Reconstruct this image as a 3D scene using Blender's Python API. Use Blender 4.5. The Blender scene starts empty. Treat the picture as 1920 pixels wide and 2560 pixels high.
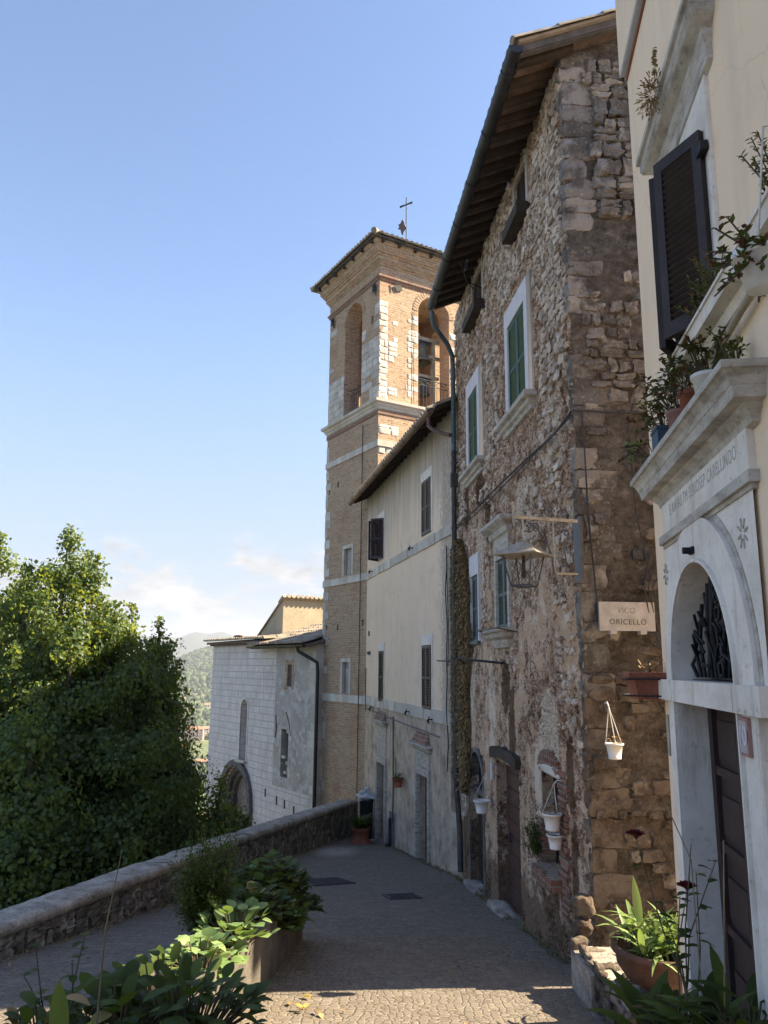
import bpy, math, random
import numpy as np
from mathutils import Vector, noise as mn
R=math.radians
sc=bpy.context.scene
# ------------------------------------------------------------------ camera
FPX=1920.0; PIT=R(11.33); ROL=R(.54)
fw=Vector((0,math.cos(PIT),math.sin(PIT))); u0=Vector((0,-math.sin(PIT),math.cos(PIT))); r0=Vector((1,0,0))
rt=r0*math.cos(ROL)+u0*math.sin(ROL); up=-r0*math.sin(ROL)+u0*math.cos(ROL)
cam=bpy.data.cameras.new('camera'); co=bpy.data.objects.new('camera',cam); sc.collection.objects.link(co)
from mathutils import Matrix
co.matrix_world=Matrix(((rt.x,up.x,-fw.x,0),(rt.y,up.y,-fw.y,0),(rt.z,up.z,-fw.z,0),(0,0,0,1)))
cam.sensor_fit='VERTICAL'; cam.sensor_height=24; cam.lens=24*FPX/2560; cam.clip_start=.05; cam.clip_end=30000
sc.camera=co
# ------------------------------------------------------------------ light
SAZ,SEL=84,38; SKR,SKG,SKB=.87,.87,.89
w=bpy.data.worlds.new('World'); sc.world=w; w.use_nodes=True
sd=Vector((math.sin(R(SAZ))*math.cos(R(SEL)),math.cos(R(SAZ))*math.cos(R(SEL)),math.sin(R(SEL))))
sl=bpy.data.lights.new('sun','SUN'); sl.energy=5.0; sl.angle=R(.5); sl.color=(1,.84,.60)
so=bpy.data.objects.new('sun',sl); sc.collection.objects.link(so); so.rotation_euler=(-sd).to_track_quat('-Z','Y').to_euler()
so.location=(30,5,40)
sc.view_settings.view_transform='Standard'; sc.view_settings.look='None'; sc.view_settings.exposure=1.92; sc.view_settings.gamma=1
sc.render.resolution_x=768; sc.render.resolution_y=1024
sc.cycles.max_bounces=6; sc.cycles.diffuse_bounces=4; sc.cycles.transparent_max_bounces=8
# ------------------------------------------------------------------ node helper
class N:
    def __init__(s,nt): s.t=nt
    def n(s,ty,**k):
        x=s.t.nodes.new(ty)
        for a,b in k.items(): setattr(x,a,b)
        return x
    def put(s,inp,v):
        if isinstance(v,bpy.types.NodeSocket): s.t.links.new(v,inp)
        elif v is not None:
            if inp.type=='RGBA' and len(v)==3: v=(*v,1)
            inp.default_value=v
    def co(s,k='Object'): return s.n('ShaderNodeTexCoord').outputs[k]
    def pos(s): return s.n('ShaderNodeNewGeometry').outputs['Position']
    def sep(s,v): x=s.n('ShaderNodeSeparateXYZ'); s.put(x.inputs[0],v); return x.outputs
    def comb(s,a,b,c):
        x=s.n('ShaderNodeCombineXYZ')
        for i,v in enumerate((a,b,c)): s.put(x.inputs[i],v)
        return x.outputs[0]
    def map(s,v,sc=(1,1,1),lo=(0,0,0),ro=(0,0,0)):
        x=s.n('ShaderNodeMapping'); s.put(x.inputs[0],v); x.inputs[1].default_value=lo; x.inputs[2].default_value=ro; x.inputs[3].default_value=sc; return x.outputs[0]
    def noise(s,v,sc,det=5,ro=.55,dist=0,col=False):
        x=s.n('ShaderNodeTexNoise'); s.put(x.inputs['Vector'],v); x.inputs['Scale'].default_value=sc; x.inputs['Detail'].default_value=det; x.inputs['Roughness'].default_value=ro; x.inputs['Distortion'].default_value=dist
        return x.outputs['Color' if col else 'Fac']
    def vor(s,v,sc,feat='F1',out='Distance',rnd=1):
        x=s.n('ShaderNodeTexVoronoi',feature=feat); s.put(x.inputs['Vector'],v); x.inputs['Scale'].default_value=sc; x.inputs['Randomness'].default_value=rnd; return x.outputs[out]
    def ramp(s,f,*st,interp='LINEAR'):
        x=s.n('ShaderNodeValToRGB'); x.color_ramp.interpolation=interp; s.put(x.inputs[0],f); e=x.color_ramp.elements
        while len(e)<len(st): e.new(.5)
        for i,(p,c) in enumerate(st):
            e[i].position=p; e[i].color=(c,c,c,1) if isinstance(c,(int,float)) else (*c,1)
        return x.outputs[0]
    def mix(s,f,a,b,mode='MIX'):
        x=s.n('ShaderNodeMix',data_type='RGBA',blend_type=mode); s.put(x.inputs[0],f); s.put(x.inputs[6],a); s.put(x.inputs[7],b); return x.outputs[2]
    def m(s,op,a,b=None,c=None,clamp=False):
        x=s.n('ShaderNodeMath',operation=op,use_clamp=clamp); s.put(x.inputs[0],a)
        if b is not None: s.put(x.inputs[1],b)
        if c is not None: s.put(x.inputs[2],c)
        return x.outputs[0]
    def vadd(s,a,b,op='ADD'):
        x=s.n('ShaderNodeVectorMath',operation=op); s.put(x.inputs[0],a); s.put(x.inputs[1],b); return x.outputs[0]
    def brick(s,v,w,h,mort,c1=(0,0,0),c2=(1,1,1),mc=(.5,.5,.5),off=.5,bias=0,sm=.1):
        x=s.n('ShaderNodeTexBrick'); s.put(x.inputs['Vector'],v); i=x.inputs; x.offset=off
        s.put(i['Color1'],c1);s.put(i['Color2'],c2);s.put(i['Mortar'],mc);i['Scale'].default_value=1;i['Mortar Size'].default_value=mort;i['Mortar Smooth'].default_value=sm;i['Brick Width'].default_value=w;i['Row Height'].default_value=h;i['Bias'].default_value=bias
        return x.outputs['Color'],x.outputs['Fac']
    def bump(s,h,st=1,d=.02):
        x=s.n('ShaderNodeBump'); s.put(x.inputs['Height'],h); x.inputs['Strength'].default_value=st; x.inputs['Distance'].default_value=d; return x.outputs[0]
def mat(name,fn,disp=False):
    m=bpy.data.materials.new(name); m.use_nodes=True; nt=m.node_tree; nt.nodes.clear(); g=N(nt)
    o=g.n('ShaderNodeOutputMaterial'); b=g.n('ShaderNodeBsdfPrincipled'); nt.links.new(b.outputs[0],o.inputs[0])
    r=fn(g)
    g.put(b.inputs['Base Color'],r['c']); g.put(b.inputs['Roughness'],r.get('r',.9)); g.put(b.inputs['Metallic'],r.get('m',0.))
    b.inputs['Specular IOR Level'].default_value=r.get('s',.3)
    if 't' in r: # thin translucency for leaves
        tr=g.n('ShaderNodeBsdfTranslucent'); g.put(tr.inputs[0],r['t']); mx=g.n('ShaderNodeMixShader'); mx.inputs[0].default_value=.3
        nt.links.new(b.outputs[0],mx.inputs[1]); nt.links.new(tr.outputs[0],mx.inputs[2]); nt.links.new(mx.outputs[0],o.inputs[0])
    if 'h' in r: g.put(b.inputs['Normal'],g.bump(r['h'],r.get('bs',1),r.get('d',.02)))
    if disp and 'D' in r:
        dn=g.n('ShaderNodeDisplacement'); g.put(dn.inputs['Height'],r['D']); dn.inputs['Midlevel'].default_value=.5; dn.inputs['Scale'].default_value=r['ds']; nt.links.new(dn.outputs[0],o.inputs['Displacement'])
        m.displacement_method='BOTH'
    return m
def plain(name,c,r=.8,var=.25,sc=6,m=0.,s=.3,h=.3,d=.004):
    def f(g):
        v=g.co(); n=g.noise(v,sc,6,.6); n2=g.noise(v,sc*7,4,.6)
        k=g.m('MULTIPLY_ADD',n,.6,g.m('MULTIPLY',n2,.4))
        a=tuple(x*(1-var*1.6) for x in c); b=tuple(min(1,x*(1+var*.9)) for x in c)
        return dict(c=g.ramp(k,(.3,a),(.7,b)),r=r,m=m,s=s,h=n2,bs=h,d=d)
    return mat(name,f)
# ------------------------------------------------------------------ mesh builder
class MB:
    def __init__(s): s.v=[];s.f=[];s.mi=[];s.sm=[]
    def add(s,vs,fs,mi=0,sm=False):
        o=len(s.v); s.v+= [tuple(x) for x in vs]
        for f in fs: s.f.append(tuple(i+o for i in f)); s.mi.append(mi); s.sm.append(sm)
    def box(s,x0,x1,y0,y1,z0,z1,mi=0):
        s.add([(x0,y0,z0),(x1,y0,z0),(x1,y1,z0),(x0,y1,z0),(x0,y0,z1),(x1,y0,z1),(x1,y1,z1),(x0,y1,z1)],[(0,3,2,1),(4,5,6,7),(0,1,5,4),(1,2,6,5),(2,3,7,6),(3,0,4,7)],mi)
    def obox(s,c,X,Y,Z,mi=0): # oriented box: centre, half vectors
        c=Vector(c);X=Vector(X);Y=Vector(Y);Z=Vector(Z)
        p=[c+X*a+Y*b+Z*d for d in(-1,1) for a,b in((-1,-1),(1,-1),(1,1),(-1,1))]
        s.add(p,[(0,3,2,1),(4,5,6,7),(0,1,5,4),(1,2,6,5),(2,3,7,6),(3,0,4,7)],mi)
    def prism(s,pts,y0,y1,mi=0,ax='y'): # polygon in (x,z) extruded along y (or polygon (y,z) along x, (x,y) along z)
        n=len(pts)
        if ax=='y': A=[(p[0],y0,p[1]) for p in pts]+[(p[0],y1,p[1]) for p in pts]
        elif ax=='x': A=[(y0,p[0],p[1]) for p in pts]+[(y1,p[0],p[1]) for p in pts]
        else: A=[(p[0],p[1],y0) for p in pts]+[(p[0],p[1],y1) for p in pts]
        F=[tuple(range(n)),tuple(range(2*n-1,n-1,-1))]+[(i,n+i,n+(i+1)%n,(i+1)%n) for i in range(n)]
        s.add(A,F,mi)
    def tube(s,path,r,n=8,mi=0,cap=True):
        path=[Vector(p) for p in path]; m=len(path); rs=r if isinstance(r,(list,tuple)) else [r]*m
        vs=[];T0=(path[1]-path[0]).normalized(); a=Vector((0,0,1)) if abs(T0.z)<.9 else Vector((1,0,0)); U=T0.cross(a).normalized()
        for i,p in enumerate(path):
            T=(path[min(i+1,m-1)]-path[max(i-1,0)]).normalized()
            U=(U-T*U.dot(T)).normalized(); V=T.cross(U)
            for k in range(n):
                t=2*math.pi*k/n; vs.append(p+(U*math.cos(t)+V*math.sin(t))*rs[i])
        fs=[(i*n+k,i*n+(k+1)%n,(i+1)*n+(k+1)%n,(i+1)*n+k) for i in range(m-1) for k in range(n)]
        s.add(vs,fs,mi,True)
        if cap: s.add(vs[:n],[tuple(range(n-1,-1,-1))],mi); s.add(vs[-n:],[tuple(range(n))],mi)
    def lathe(s,c,prof,n=20,mi=0,sx=1,sy=1):
        vs=[(c[0]+r*math.cos(2*math.pi*k/n)*sx,c[1]+r*math.sin(2*math.pi*k/n)*sy,c[2]+z) for r,z in prof for k in range(n)]
        s.add(vs,[(i*n+k,i*n+(k+1)%n,(i+1)*n+(k+1)%n,(i+1)*n+k) for i in range(len(prof)-1) for k in range(n)],mi,True)
    def rock(s,c,h,seed=0,X=(1,0,0),Y=(0,1,0),Z=(0,0,1),k=3,pw=.42,rough=.16,mi=0,sm=True):
        # irregular squarish stone: superellipsoid with noise; h=half sizes
        c=Vector(c);X=Vector(X);Y=Vector(Y);Z=Vector(Z); vs={};L=[];fs=[]
        def vid(a,b,d):
            key=(a,b,d)
            if key not in vs:
                p=Vector((a/k*2-1,b/k*2-1,d/k*2-1)); q=p.normalized()*(1-pw)+p*pw
                nn=mn.noise(q*1.3+Vector((seed*7.31,seed*3.7,seed*1.9)))*rough*1.6+mn.noise(q*3+Vector((seed*1.31,seed*5.7,0)))*rough*.7
                q=q*(1+nn); vs[key]=len(L); L.append(c+X*q.x*h[0]+Y*q.y*h[1]+Z*q.z*h[2])
            return vs[key]
        for a in range(k):
            for b in range(k):
                fs+= [(vid(a,b,0),vid(a,b+1,0),vid(a+1,b+1,0),vid(a+1,b,0)),(vid(a,b,k),vid(a+1,b,k),vid(a+1,b+1,k),vid(a,b+1,k)),
                      (vid(a,0,b),vid(a+1,0,b),vid(a+1,0,b+1),vid(a,0,b+1)),(vid(a,k,b),vid(a,k,b+1),vid(a+1,k,b+1),vid(a+1,k,b)),
                      (vid(0,a,b),vid(0,a,b+1),vid(0,a+1,b+1),vid(0,a+1,b)),(vid(k,a,b),vid(k,a+1,b),vid(k,a+1,b+1),vid(k,a,b+1))]
        s.add(L,fs,mi,sm)
    def leaf(s,b,d,L,W,up=(0,0,1),droop=.5,n=4,fold=.18,mi=0,shape=0):
        b=Vector(b); d=Vector(d).normalized(); U=Vector(up); S=d.cross(U)
        if S.length<.05: S=d.cross(Vector((1,0,0)))
        S.normalize(); U=S.cross(d); vs=[];p=b.copy(); dd=d.copy()
        for i in range(n+1):
            t=i/n
            wd=(math.sin(math.pi*min(1,t*.93+.07))**.8 if shape==0 else math.sqrt(max(0,1-(2*t-1)**2))*.98+.02)*W*.5
            if i==n: wd=W*.02
            vs+= [p-S*wd+U*fold*wd,p,p+S*wd+U*fold*wd]
            p=p+dd*(L/n); dd=(dd-Vector((0,0,1))*droop/n).normalized(); U=S.cross(dd)
        s.add(vs,[q for i in range(n) for q in((i*3,i*3+3,i*3+4,i*3+1),(i*3+1,i*3+4,i*3+5,i*3+2))],mi,True)
    def build(s,name,mats,parent=None,at=None):
        me=bpy.data.meshes.new(name); me.from_pydata(s.v,[],s.f)
        if not isinstance(mats,(list,tuple)): mats=[mats]
        for m in mats: me.materials.append(m)
        me.polygons.foreach_set('material_index',s.mi); me.polygons.foreach_set('use_smooth',s.sm); me.update()
        o=bpy.data.objects.new(name,me); sc.collection.objects.link(o)
        if parent is not None:
            o.parent=parent
            o.location=-Vector(parent.get('_b',(0,0,0)))
            if parent.type=='MESH': o.location=(0,0,0)
        return o
class Fr:
    def __init__(s,x,y,az):
        a=R(az); s.o=Vector((x,y,0)); s.X=Vector((math.sin(a),math.cos(a),0)); s.Y=Vector((-s.X.y,s.X.x,0)); s.rot=math.atan2(s.X.y,s.X.x)
    def w(s,u,y,z): return s.o+s.X*u+s.Y*y+Vector((0,0,z))
    def loc(s,P): d=Vector(P)-s.o; return Vector((d.dot(s.X),d.dot(s.Y),P[2]))
    def at(s,px,py,off=0):
        d=fw+rt*((px-960)/FPX)+up*((1280-py)/FPX); o=s.o-s.Y*off
        P=d*(o.dot(s.Y)/d.dot(s.Y)); return (P-s.o).dot(s.X),P.z
WF=Fr(0,0,90)
def tag(o,label,cat,group=None,kind=None):
    if label: o['label']=label
    if cat: o['category']=cat
    if group: o['group']=group
    if kind: o['kind']=kind
    return o
THINGS=[]
def thing(name,label,cat,F,base=(0,0,0),group=None):
    e=bpy.data.objects.new(name,None); sc.collection.objects.link(e); e.empty_display_size=.3
    e.location=F.w(*base); e.rotation_euler=(0,0,F.rot); e['_b']=tuple(float(x) for x in base); tag(e,label,cat,group); THINGS.append(e)
    return e
def gz(y,x=0): return -2.1-.12*y
def ray(px,py,y): # point on a pixel ray at world depth y
    d=fw+rt*((px-960)/FPX)+up*((1280-py)/FPX); return d*(y/d.y)
def grid_wall(mb,path,z0,z1,cell,holes=(),top=None,mi=lambda k:0,depth=.25,smooth=False,zs=()):
    # path: [(x,y),...] polyline on plan; s along it; holes: (s0,s1,za,zb[,depth])
    L=[0]
    for a,b in zip(path,path[1:]): L.append(L[-1]+math.hypot(b[0]-a[0],b[1]-a[1]))
    def lines(a,b,fix):
        fix=sorted(set([a,b]+[f for f in fix if a<f<b])); out=[]
        for p,q in zip(fix,fix[1:]):
            n=max(1,round((q-p)/cell)); out+=[p+(q-p)*i/n for i in range(n)]
        return out+[b]
    S=lines(0,L[-1],[h[0] for h in holes]+[h[1] for h in holes]+L[1:-1]); Z=lines(z0,z1,[h[2] for h in holes]+[h[3] for h in holes]+list(zs))
    def pt(s):
        for k in range(len(L)-1):
            if s<=L[k+1]+1e-9 or k==len(L)-2:
                t=(s-L[k])/(L[k+1]-L[k]); a,b=path[k],path[k+1]; return a[0]+(b[0]-a[0])*t,a[1]+(b[1]-a[1])*t,k
    idx={};V=[]
    def vid(i,j):
        if (i,j) not in idx:
            x,y,k=pt(S[i]); z=Z[j]
            if top: z=min(z,top(S[i]))
            idx[(i,j)]=len(V); V.append((x,y,z))
        return idx[(i,j)]
    Fc=[];Mi=[];solid={}
    for i in range(len(S)-1):
        sm=(S[i]+S[i+1])/2
        for j in range(len(Z)-1):
            zm=(Z[j]+Z[j+1])/2
            if any(h[0]<sm<h[1] and h[2]<zm<h[3] for h in holes): continue
            if top and Z[j]>=max(top(S[i]),top(S[i+1])): continue
            Fc.append((vid(i,j),vid(i+1,j),vid(i+1,j+1),vid(i,j+1))); Mi.append(mi(pt(sm)[2])); solid[(i,j)]=1
    # reveals
    for h in holes:
        d=h[4] if len(h)>4 else depth
        if d<=0: continue
        i0=min(range(len(S)),key=lambda i:abs(S[i]-h[0])); i1=min(range(len(S)),key=lambda i:abs(S[i]-h[1]))
        j0=min(range(len(Z)),key=lambda i:abs(Z[i]-h[2])); j1=min(range(len(Z)),key=lambda i:abs(Z[i]-h[3]))
        k=pt((h[0]+h[1])/2)[2]; a,b=path[k],path[k+1]; l=L[k+1]-L[k]; nx,ny=-(b[1]-a[1])/l*d,(b[0]-a[0])/l*d
        ring=[(i,j0) for i in range(i0,i1)]+[(i1,j) for j in range(j0,j1)]+[(i,j1) for i in range(i1,i0,-1)]+[(i0,j) for j in range(j1,j0,-1)]
        fr=[vid(*q) for q in ring]; bk=[]
        for q in fr: x,y,z=V[q]; bk.append(len(V)); V.append((x+nx,y+ny,z))
        for q in range(len(fr)):
            r_=(q+1)%len(fr); Fc.append((fr[r_],fr[q],bk[q],bk[r_])); Mi.append(mi(k))
    o=len(mb.v); mb.v+=V
    for f,m_ in zip(Fc,Mi): mb.f.append(tuple(i+o for i in f)); mb.mi.append(m_); mb.sm.append(smooth)
def arch_fill(mb,x0,x1,zs,zt,y,d,n=14,mi=0,axis='x',xc=0):
    xm=(x0+x1)/2;rx=(x1-x0)/2;rz=zt-zs
    P=[(xm-rx*math.cos(math.pi*i/n),zs+rz*math.sin(math.pi*i/n)) for i in range(n+1)]
    g=(lambda x,y,z:(x,y,z)) if axis=='x' else (lambda x,y,z:(xc-y,x,z))
    for a,b in zip(P,P[1:]):
        mb.add([g(a[0],y,a[1]),g(b[0],y,b[1]),g(b[0],y,zt+.001),g(a[0],y,zt+.001)],[(0,1,2,3)],mi)
        mb.add([g(a[0],y,a[1]),g(b[0],y,b[1]),g(b[0],y+d,b[1]),g(a[0],y+d,a[1])],[(3,2,1,0)],mi,True)
def arch_ring(mb,x0,x1,zb,zs,y0,y1,t,n=18,mi=0,legs=True,rz=None):
    xm=(x0+x1)/2;r=(x1-x0)/2; rz=rz or r
    inn=[(xm-r*math.cos(math.pi*i/n),zs+rz*math.sin(math.pi*i/n)) for i in range(n+1)]
    out=[(xm-(r+t)*math.cos(math.pi*i/n),zs+(rz+t)*math.sin(math.pi*i/n)) for i in range(n+1)]
    if legs: inn=[(x0,zb)]+inn+[(x1,zb)]; out=[(x0-t,zb)]+out+[(x1+t,zb)]
    m=len(inn); V=[(p[0],y,p[1]) for y in(y0,y1) for L_ in(inn,out) for p in L_]
    F=[]
    for i in range(m-1):
        a,b=i,i+1
        F+=[(b,a,m+a,m+b),(2*m+a,2*m+b,3*m+b,3*m+a),(a,b,2*m+b,2*m+a),(m+b,m+a,3*m+a,3*m+b)]
    F+=[(0,2*m,3*m,m),(m-1,2*m-1,4*m-1,3*m-1)]
    mb.add(V,F,mi)
def shutter(mb,w,h,o=(0,0,0),X=(1,0,0),Yv=(0,1,0),n=18,ft=.05,th=.035,mid=True,mi=0):
    # louvred leaf from o, spans w along X, up h, thickness along Y
    o=Vector(o);X=Vector(X);Yv=Vector(Yv);Z=Vector((0,0,1))
    def bx(x0,x1,z0,z1,y0=-.5,y1=.5): mb.obox(o+X*(x0+x1)/2+Z*(z0+z1)/2+Yv*th*(y0+y1)/2,X*(x1-x0)/2,Yv*th*(y1-y0)/2,Z*(z1-z0)/2,mi)
    bx(0,ft,0,h); bx(w-ft,w,0,h); bx(ft,w-ft,0,ft*1.5); bx(ft,w-ft,h-ft*1.3,h)
    rails=[(ft*1.5,h-ft*1.3)]
    if mid: bx(ft,w-ft,h*.47,h*.47+ft); rails=[(ft*1.5,h*.47),(h*.47+ft,h-ft*1.3)]
    for a,b in rails:
        k=max(2,int(n*(b-a)/h))
        for i in range(k):
            z=a+(b-a)*(i+.5)/k; q=(b-a)/k
            mb.obox(o+X*w/2+Z*z,X*(w/2-ft),Yv*.012+Z*-.4*q*0+Yv*0,Z*.003) if False else mb.obox(o+X*w/2+Z*z,X*(w/2-ft),(Yv*th*.42-Z*q*.36),(Z*.35+Yv*.25).normalized()*.004,mi)
def cornice(mb,x0,x1,prof,ret=True,mi=0):
    # prof: list of (out,z) profile, front face at y=-out, mitred returns at both ends
    V=[];F=[]
    for e in range(4):
        for o_,z in prof:
            V.append([(x0-o_,0.02,z),(x0-o_,-o_,z),(x1+o_,-o_,z),(x1+o_,0.02,z)][e])
    m=len(prof)
    for e in range(3):
        for i in range(m-1): F.append((e*m+i,(e+1)*m+i,(e+1)*m+i+1,e*m+i+1))
    F.append(tuple(e*m for e in(3,2,1,0))); F.append(tuple(e*m+m-1 for e in range(4)))
    mb.add(V,F,mi)
def tiles(mb,o,A,U,n,length,r=.09,rows=4,clip=None,seed=1,mi=0,lift=0):
    # half-round roof tiles: columns along A (unit vec * spacing), going up U
    o=Vector(o);A=Vector(A);U=Vector(U).normalized();a=A.normalized();Nn=a.cross(U).normalized()
    if Nn.z<0: Nn=-Nn
    rd=random.Random(seed)
    for c in range(n):
        l0=0;l1=length
        if clip: l0,l1=clip(c)
        if l1-l0<.1: continue
        k=max(1,int((l1-l0)/(length/rows)+.5))
        for j in range(k):
            s=o+A*c+U*(l0+(l1-l0)*j/k-.03)+Nn*(.015+lift+rd.uniform(-.008,.012))+a*rd.uniform(-.012,.012); e=s+U*((l1-l0)/k+.06)+Nn*-.01
            V=[]
            for P_,rr in((s,r),(e,r*.82)):
                for q in range(6):
                    t=math.pi*q/5; V.append(P_-a*math.cos(t)*rr+Nn*math.sin(t)*rr*.85)
            mb.add(V,[(q,q+1,q+7,q+6) for q in range(5)],mi,True); mb.add(V[:6],[tuple(range(5,-1,-1))],mi)
# ------------------------------------------------------------------ materials
def z_of(g,v): return g.sep(v)[2]
def m_facade(g):
    v=g.co(); x,y,z=g.sep(v)
    wv=g.mix(.30,v,g.vadd(v,g.noise(v,3.5,4,.6,col=True)))
    sv=g.map(wv,(1,1,1.35))
    d=g.vor(sv,6.,'DISTANCE_TO_EDGE'); c=g.vor(sv,6.,out='Color'); cr,c2,_=g.sep(c); cb=g.sep(g.vor(sv,13.,out='Color'))[0]; db=g.vor(sv,13.,'DISTANCE_TO_EDGE')
    big=g.noise(v,.6,4,.6); mid=g.noise(v,2.2,8,.68); fine=g.noise(v,11,7,.75); fin2=g.noise(v,38,4,.75)
    zone=g.ramp(g.m('MULTIPLY_ADD',z,.06,.5),(.54,0.),(.78,1.))
    st=g.m('MULTIPLY_ADD',cr,.55,g.m('MULTIPLY',cb,.45))
    stonecol=g.ramp(st,(.1,(.20,.145,.115)),(.35,(.36,.265,.21)),(.55,(.48,.38,.31)),(.75,(.60,.50,.42)),(.95,(.70,.63,.55)))
    plast=g.ramp(g.m('MULTIPLY_ADD',mid,.7,g.m('MULTIPLY',fine,.3)),(.32,(.26,.185,.13)),(.44,(.48,.365,.275)),(.56,(.58,.46,.36)),(.68,(.66,.56,.46)))
    plast=g.mix(g.ramp(big,(.45,0.),(.62,.5)),plast,(.60,.49,.39))
    k=g.m('ADD',g.m('MULTIPLY',zone,.36),g.m('MULTIPLY_ADD',mid,.75,g.m('MULTIPLY_ADD',fine,.30,g.m('MULTIPLY',g.noise(v,.9,5,.65),.95))))
    pm=g.ramp(k,(.99,0.),(1.08,1.))
    col=g.mix(pm,plast,stonecol)
    lime=g.ramp(g.m('ADD',g.noise(v,3.4,8,.72),g.m('MULTIPLY',c2,.10)),(.60,0.),(.645,.85)); col=g.mix(lime,col,(.63,.57,.50))
    strk=g.noise(g.map(v,(3.2,3.2,.8)),2.0,8,.75)
    col=g.mix(g.ramp(strk,(.60,0.),(.70,.7)),col,(.18,.135,.105))
    pits=g.ramp(fine,(.34,1.),(.42,0.)); col=g.mix(g.m('MULTIPLY',pits,g.m('MULTIPLY_ADD',pm,.6,.3)),col,(.085,.06,.047))
    col=g.mix(g.ramp(fin2,(.38,.5),(.45,0.)),col,(.12,.09,.07)); col=g.mix(g.ramp(fin2,(.56,0.),(.66,.5)),col,(.64,.56,.47))
    def ell(cx,cz,rx,rz,amp=.9):
        a=g.m('DIVIDE',g.m('SUBTRACT',x,cx),rx); b=g.m('DIVIDE',g.m('SUBTRACT',z,cz),rz); r=g.m('SQRT',g.m('ADD',g.m('MULTIPLY',a,a),g.m('MULTIPLY',b,b)))
        return g.ramp(g.m('ADD',r,g.m('MULTIPLY',g.m('SUBTRACT',g.noise(v,3.,8,.75),.5),2.2)),(.85,amp),(1.05,0.))
    for e_ in ((6.1,-.85,.42,.65),(5.6,-1.6,.16,.7),(2.2,1.9,.35,.8),(5.2,2.4,.5,.35),(3.0,-.6,.25,.9),(1.4,-.3,.22,.9),(6.6,3.0,.5,.6)): col=g.mix(ell(*e_,.85),col,(.66,.60,.52))
    for e_ in ((3.95,-.25,.32,.5),(4.3,-.9,.2,.7),(6.9,-1.2,.16,.5),(6.95,-2.2,.14,.6),(2.3,3.2,.4,.4),(1.0,3.1,.35,.5),(2.9,2.7,.2,.4)): col=g.mix(ell(*e_,.8),col,(.12,.095,.08))
    foot=g.ramp(g.m('ADD',g.m('MULTIPLY',z,-.25),g.m('MULTIPLY',mid,.6)),(.98,0.),(1.15,.75)); col=g.mix(foot,col,g.ramp(fine,(.3,(.10,.08,.065)),(.7,(.25,.20,.16))))
    col=g.mix(g.m('MULTIPLY',pm,g.ramp(g.m('MULTIPLY_ADD',fine,.10,db),(.05,.85),(.13,0.))),col,(.11,.075,.055))
    bc=g.n('ShaderNodeBrightContrast'); g.put(bc.inputs[0],col); bc.inputs[1].default_value=.03; bc.inputs[2].default_value=.22; col=g.mix(1.,bc.outputs[0],(1.36,1.24,1.13),'MULTIPLY')
    h=g.m('ADD',g.m('MULTIPLY',g.m('MULTIPLY',pm,g.ramp(db,(0,0.),(.3,1.))),.35),g.m('MULTIPLY',g.m('SUBTRACT',1,pm),.30))
    h=g.m('ADD',h,g.m('MULTIPLY',fine,.9)); h=g.m('ADD',h,g.m('MULTIPLY',mid,.5)); h=g.m('SUBTRACT',h,.55)
    return dict(c=col,h=g.m('ADD',fine,fin2),bs=.8,d=.02,D=h,ds=.08,r=.95,s=.15)
def m_gable(g):
    v=g.co(); x,y,z=g.sep(v)
    mid=g.noise(g.map(v,(1,1,1.7)),2.6,8,.72); fine=g.noise(v,12,7,.75); fin2=g.noise(v,42,4,.75); big=g.noise(v,.9,4,.6)
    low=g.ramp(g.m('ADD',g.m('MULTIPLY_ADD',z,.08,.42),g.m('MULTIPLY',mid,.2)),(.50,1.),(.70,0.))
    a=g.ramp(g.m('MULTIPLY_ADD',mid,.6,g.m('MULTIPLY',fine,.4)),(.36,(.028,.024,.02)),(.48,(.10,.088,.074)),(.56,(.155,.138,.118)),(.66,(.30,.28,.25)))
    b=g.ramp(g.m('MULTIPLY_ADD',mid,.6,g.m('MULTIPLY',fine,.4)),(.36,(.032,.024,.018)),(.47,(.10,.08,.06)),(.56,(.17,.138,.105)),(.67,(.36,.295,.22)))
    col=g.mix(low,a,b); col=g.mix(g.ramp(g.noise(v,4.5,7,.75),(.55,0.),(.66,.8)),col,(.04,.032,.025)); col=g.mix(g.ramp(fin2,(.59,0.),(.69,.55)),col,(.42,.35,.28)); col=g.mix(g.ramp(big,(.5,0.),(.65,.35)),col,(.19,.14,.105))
    col=g.mix(1.,col,(1.3,1.3,1.3),'MULTIPLY'); h=g.m('ADD',g.m('MULTIPLY',fine,.8),g.m('MULTIPLY',mid,.9)); h=g.m('SUBTRACT',h,.35)
    return dict(c=col,h=g.m('ADD',fine,fin2),bs=.9,d=.025,D=h,ds=.08,r=.95,s=.15)
def m_greystone(g):
    v=g.co(); a=g.noise(v,3,6,.65); f=g.noise(v,22,6,.7); rn=g.n('ShaderNodeNewGeometry').outputs['Random Per Island']
    c=g.mix(g.ramp(rn,(0,0.),(1,1.)),(.14,.128,.115),(.35,.32,.285)); c=g.mix(g.ramp(a,(.45,0.),(.58,.85)),c,(.08,.07,.06))
    c=g.mix(g.ramp(f,(.55,0.),(.7,.6)),c,(.48,.46,.43)); return dict(c=c,h=g.m('ADD',g.m('MULTIPLY',a,.8),f),bs=.9,d=.03)
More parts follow.
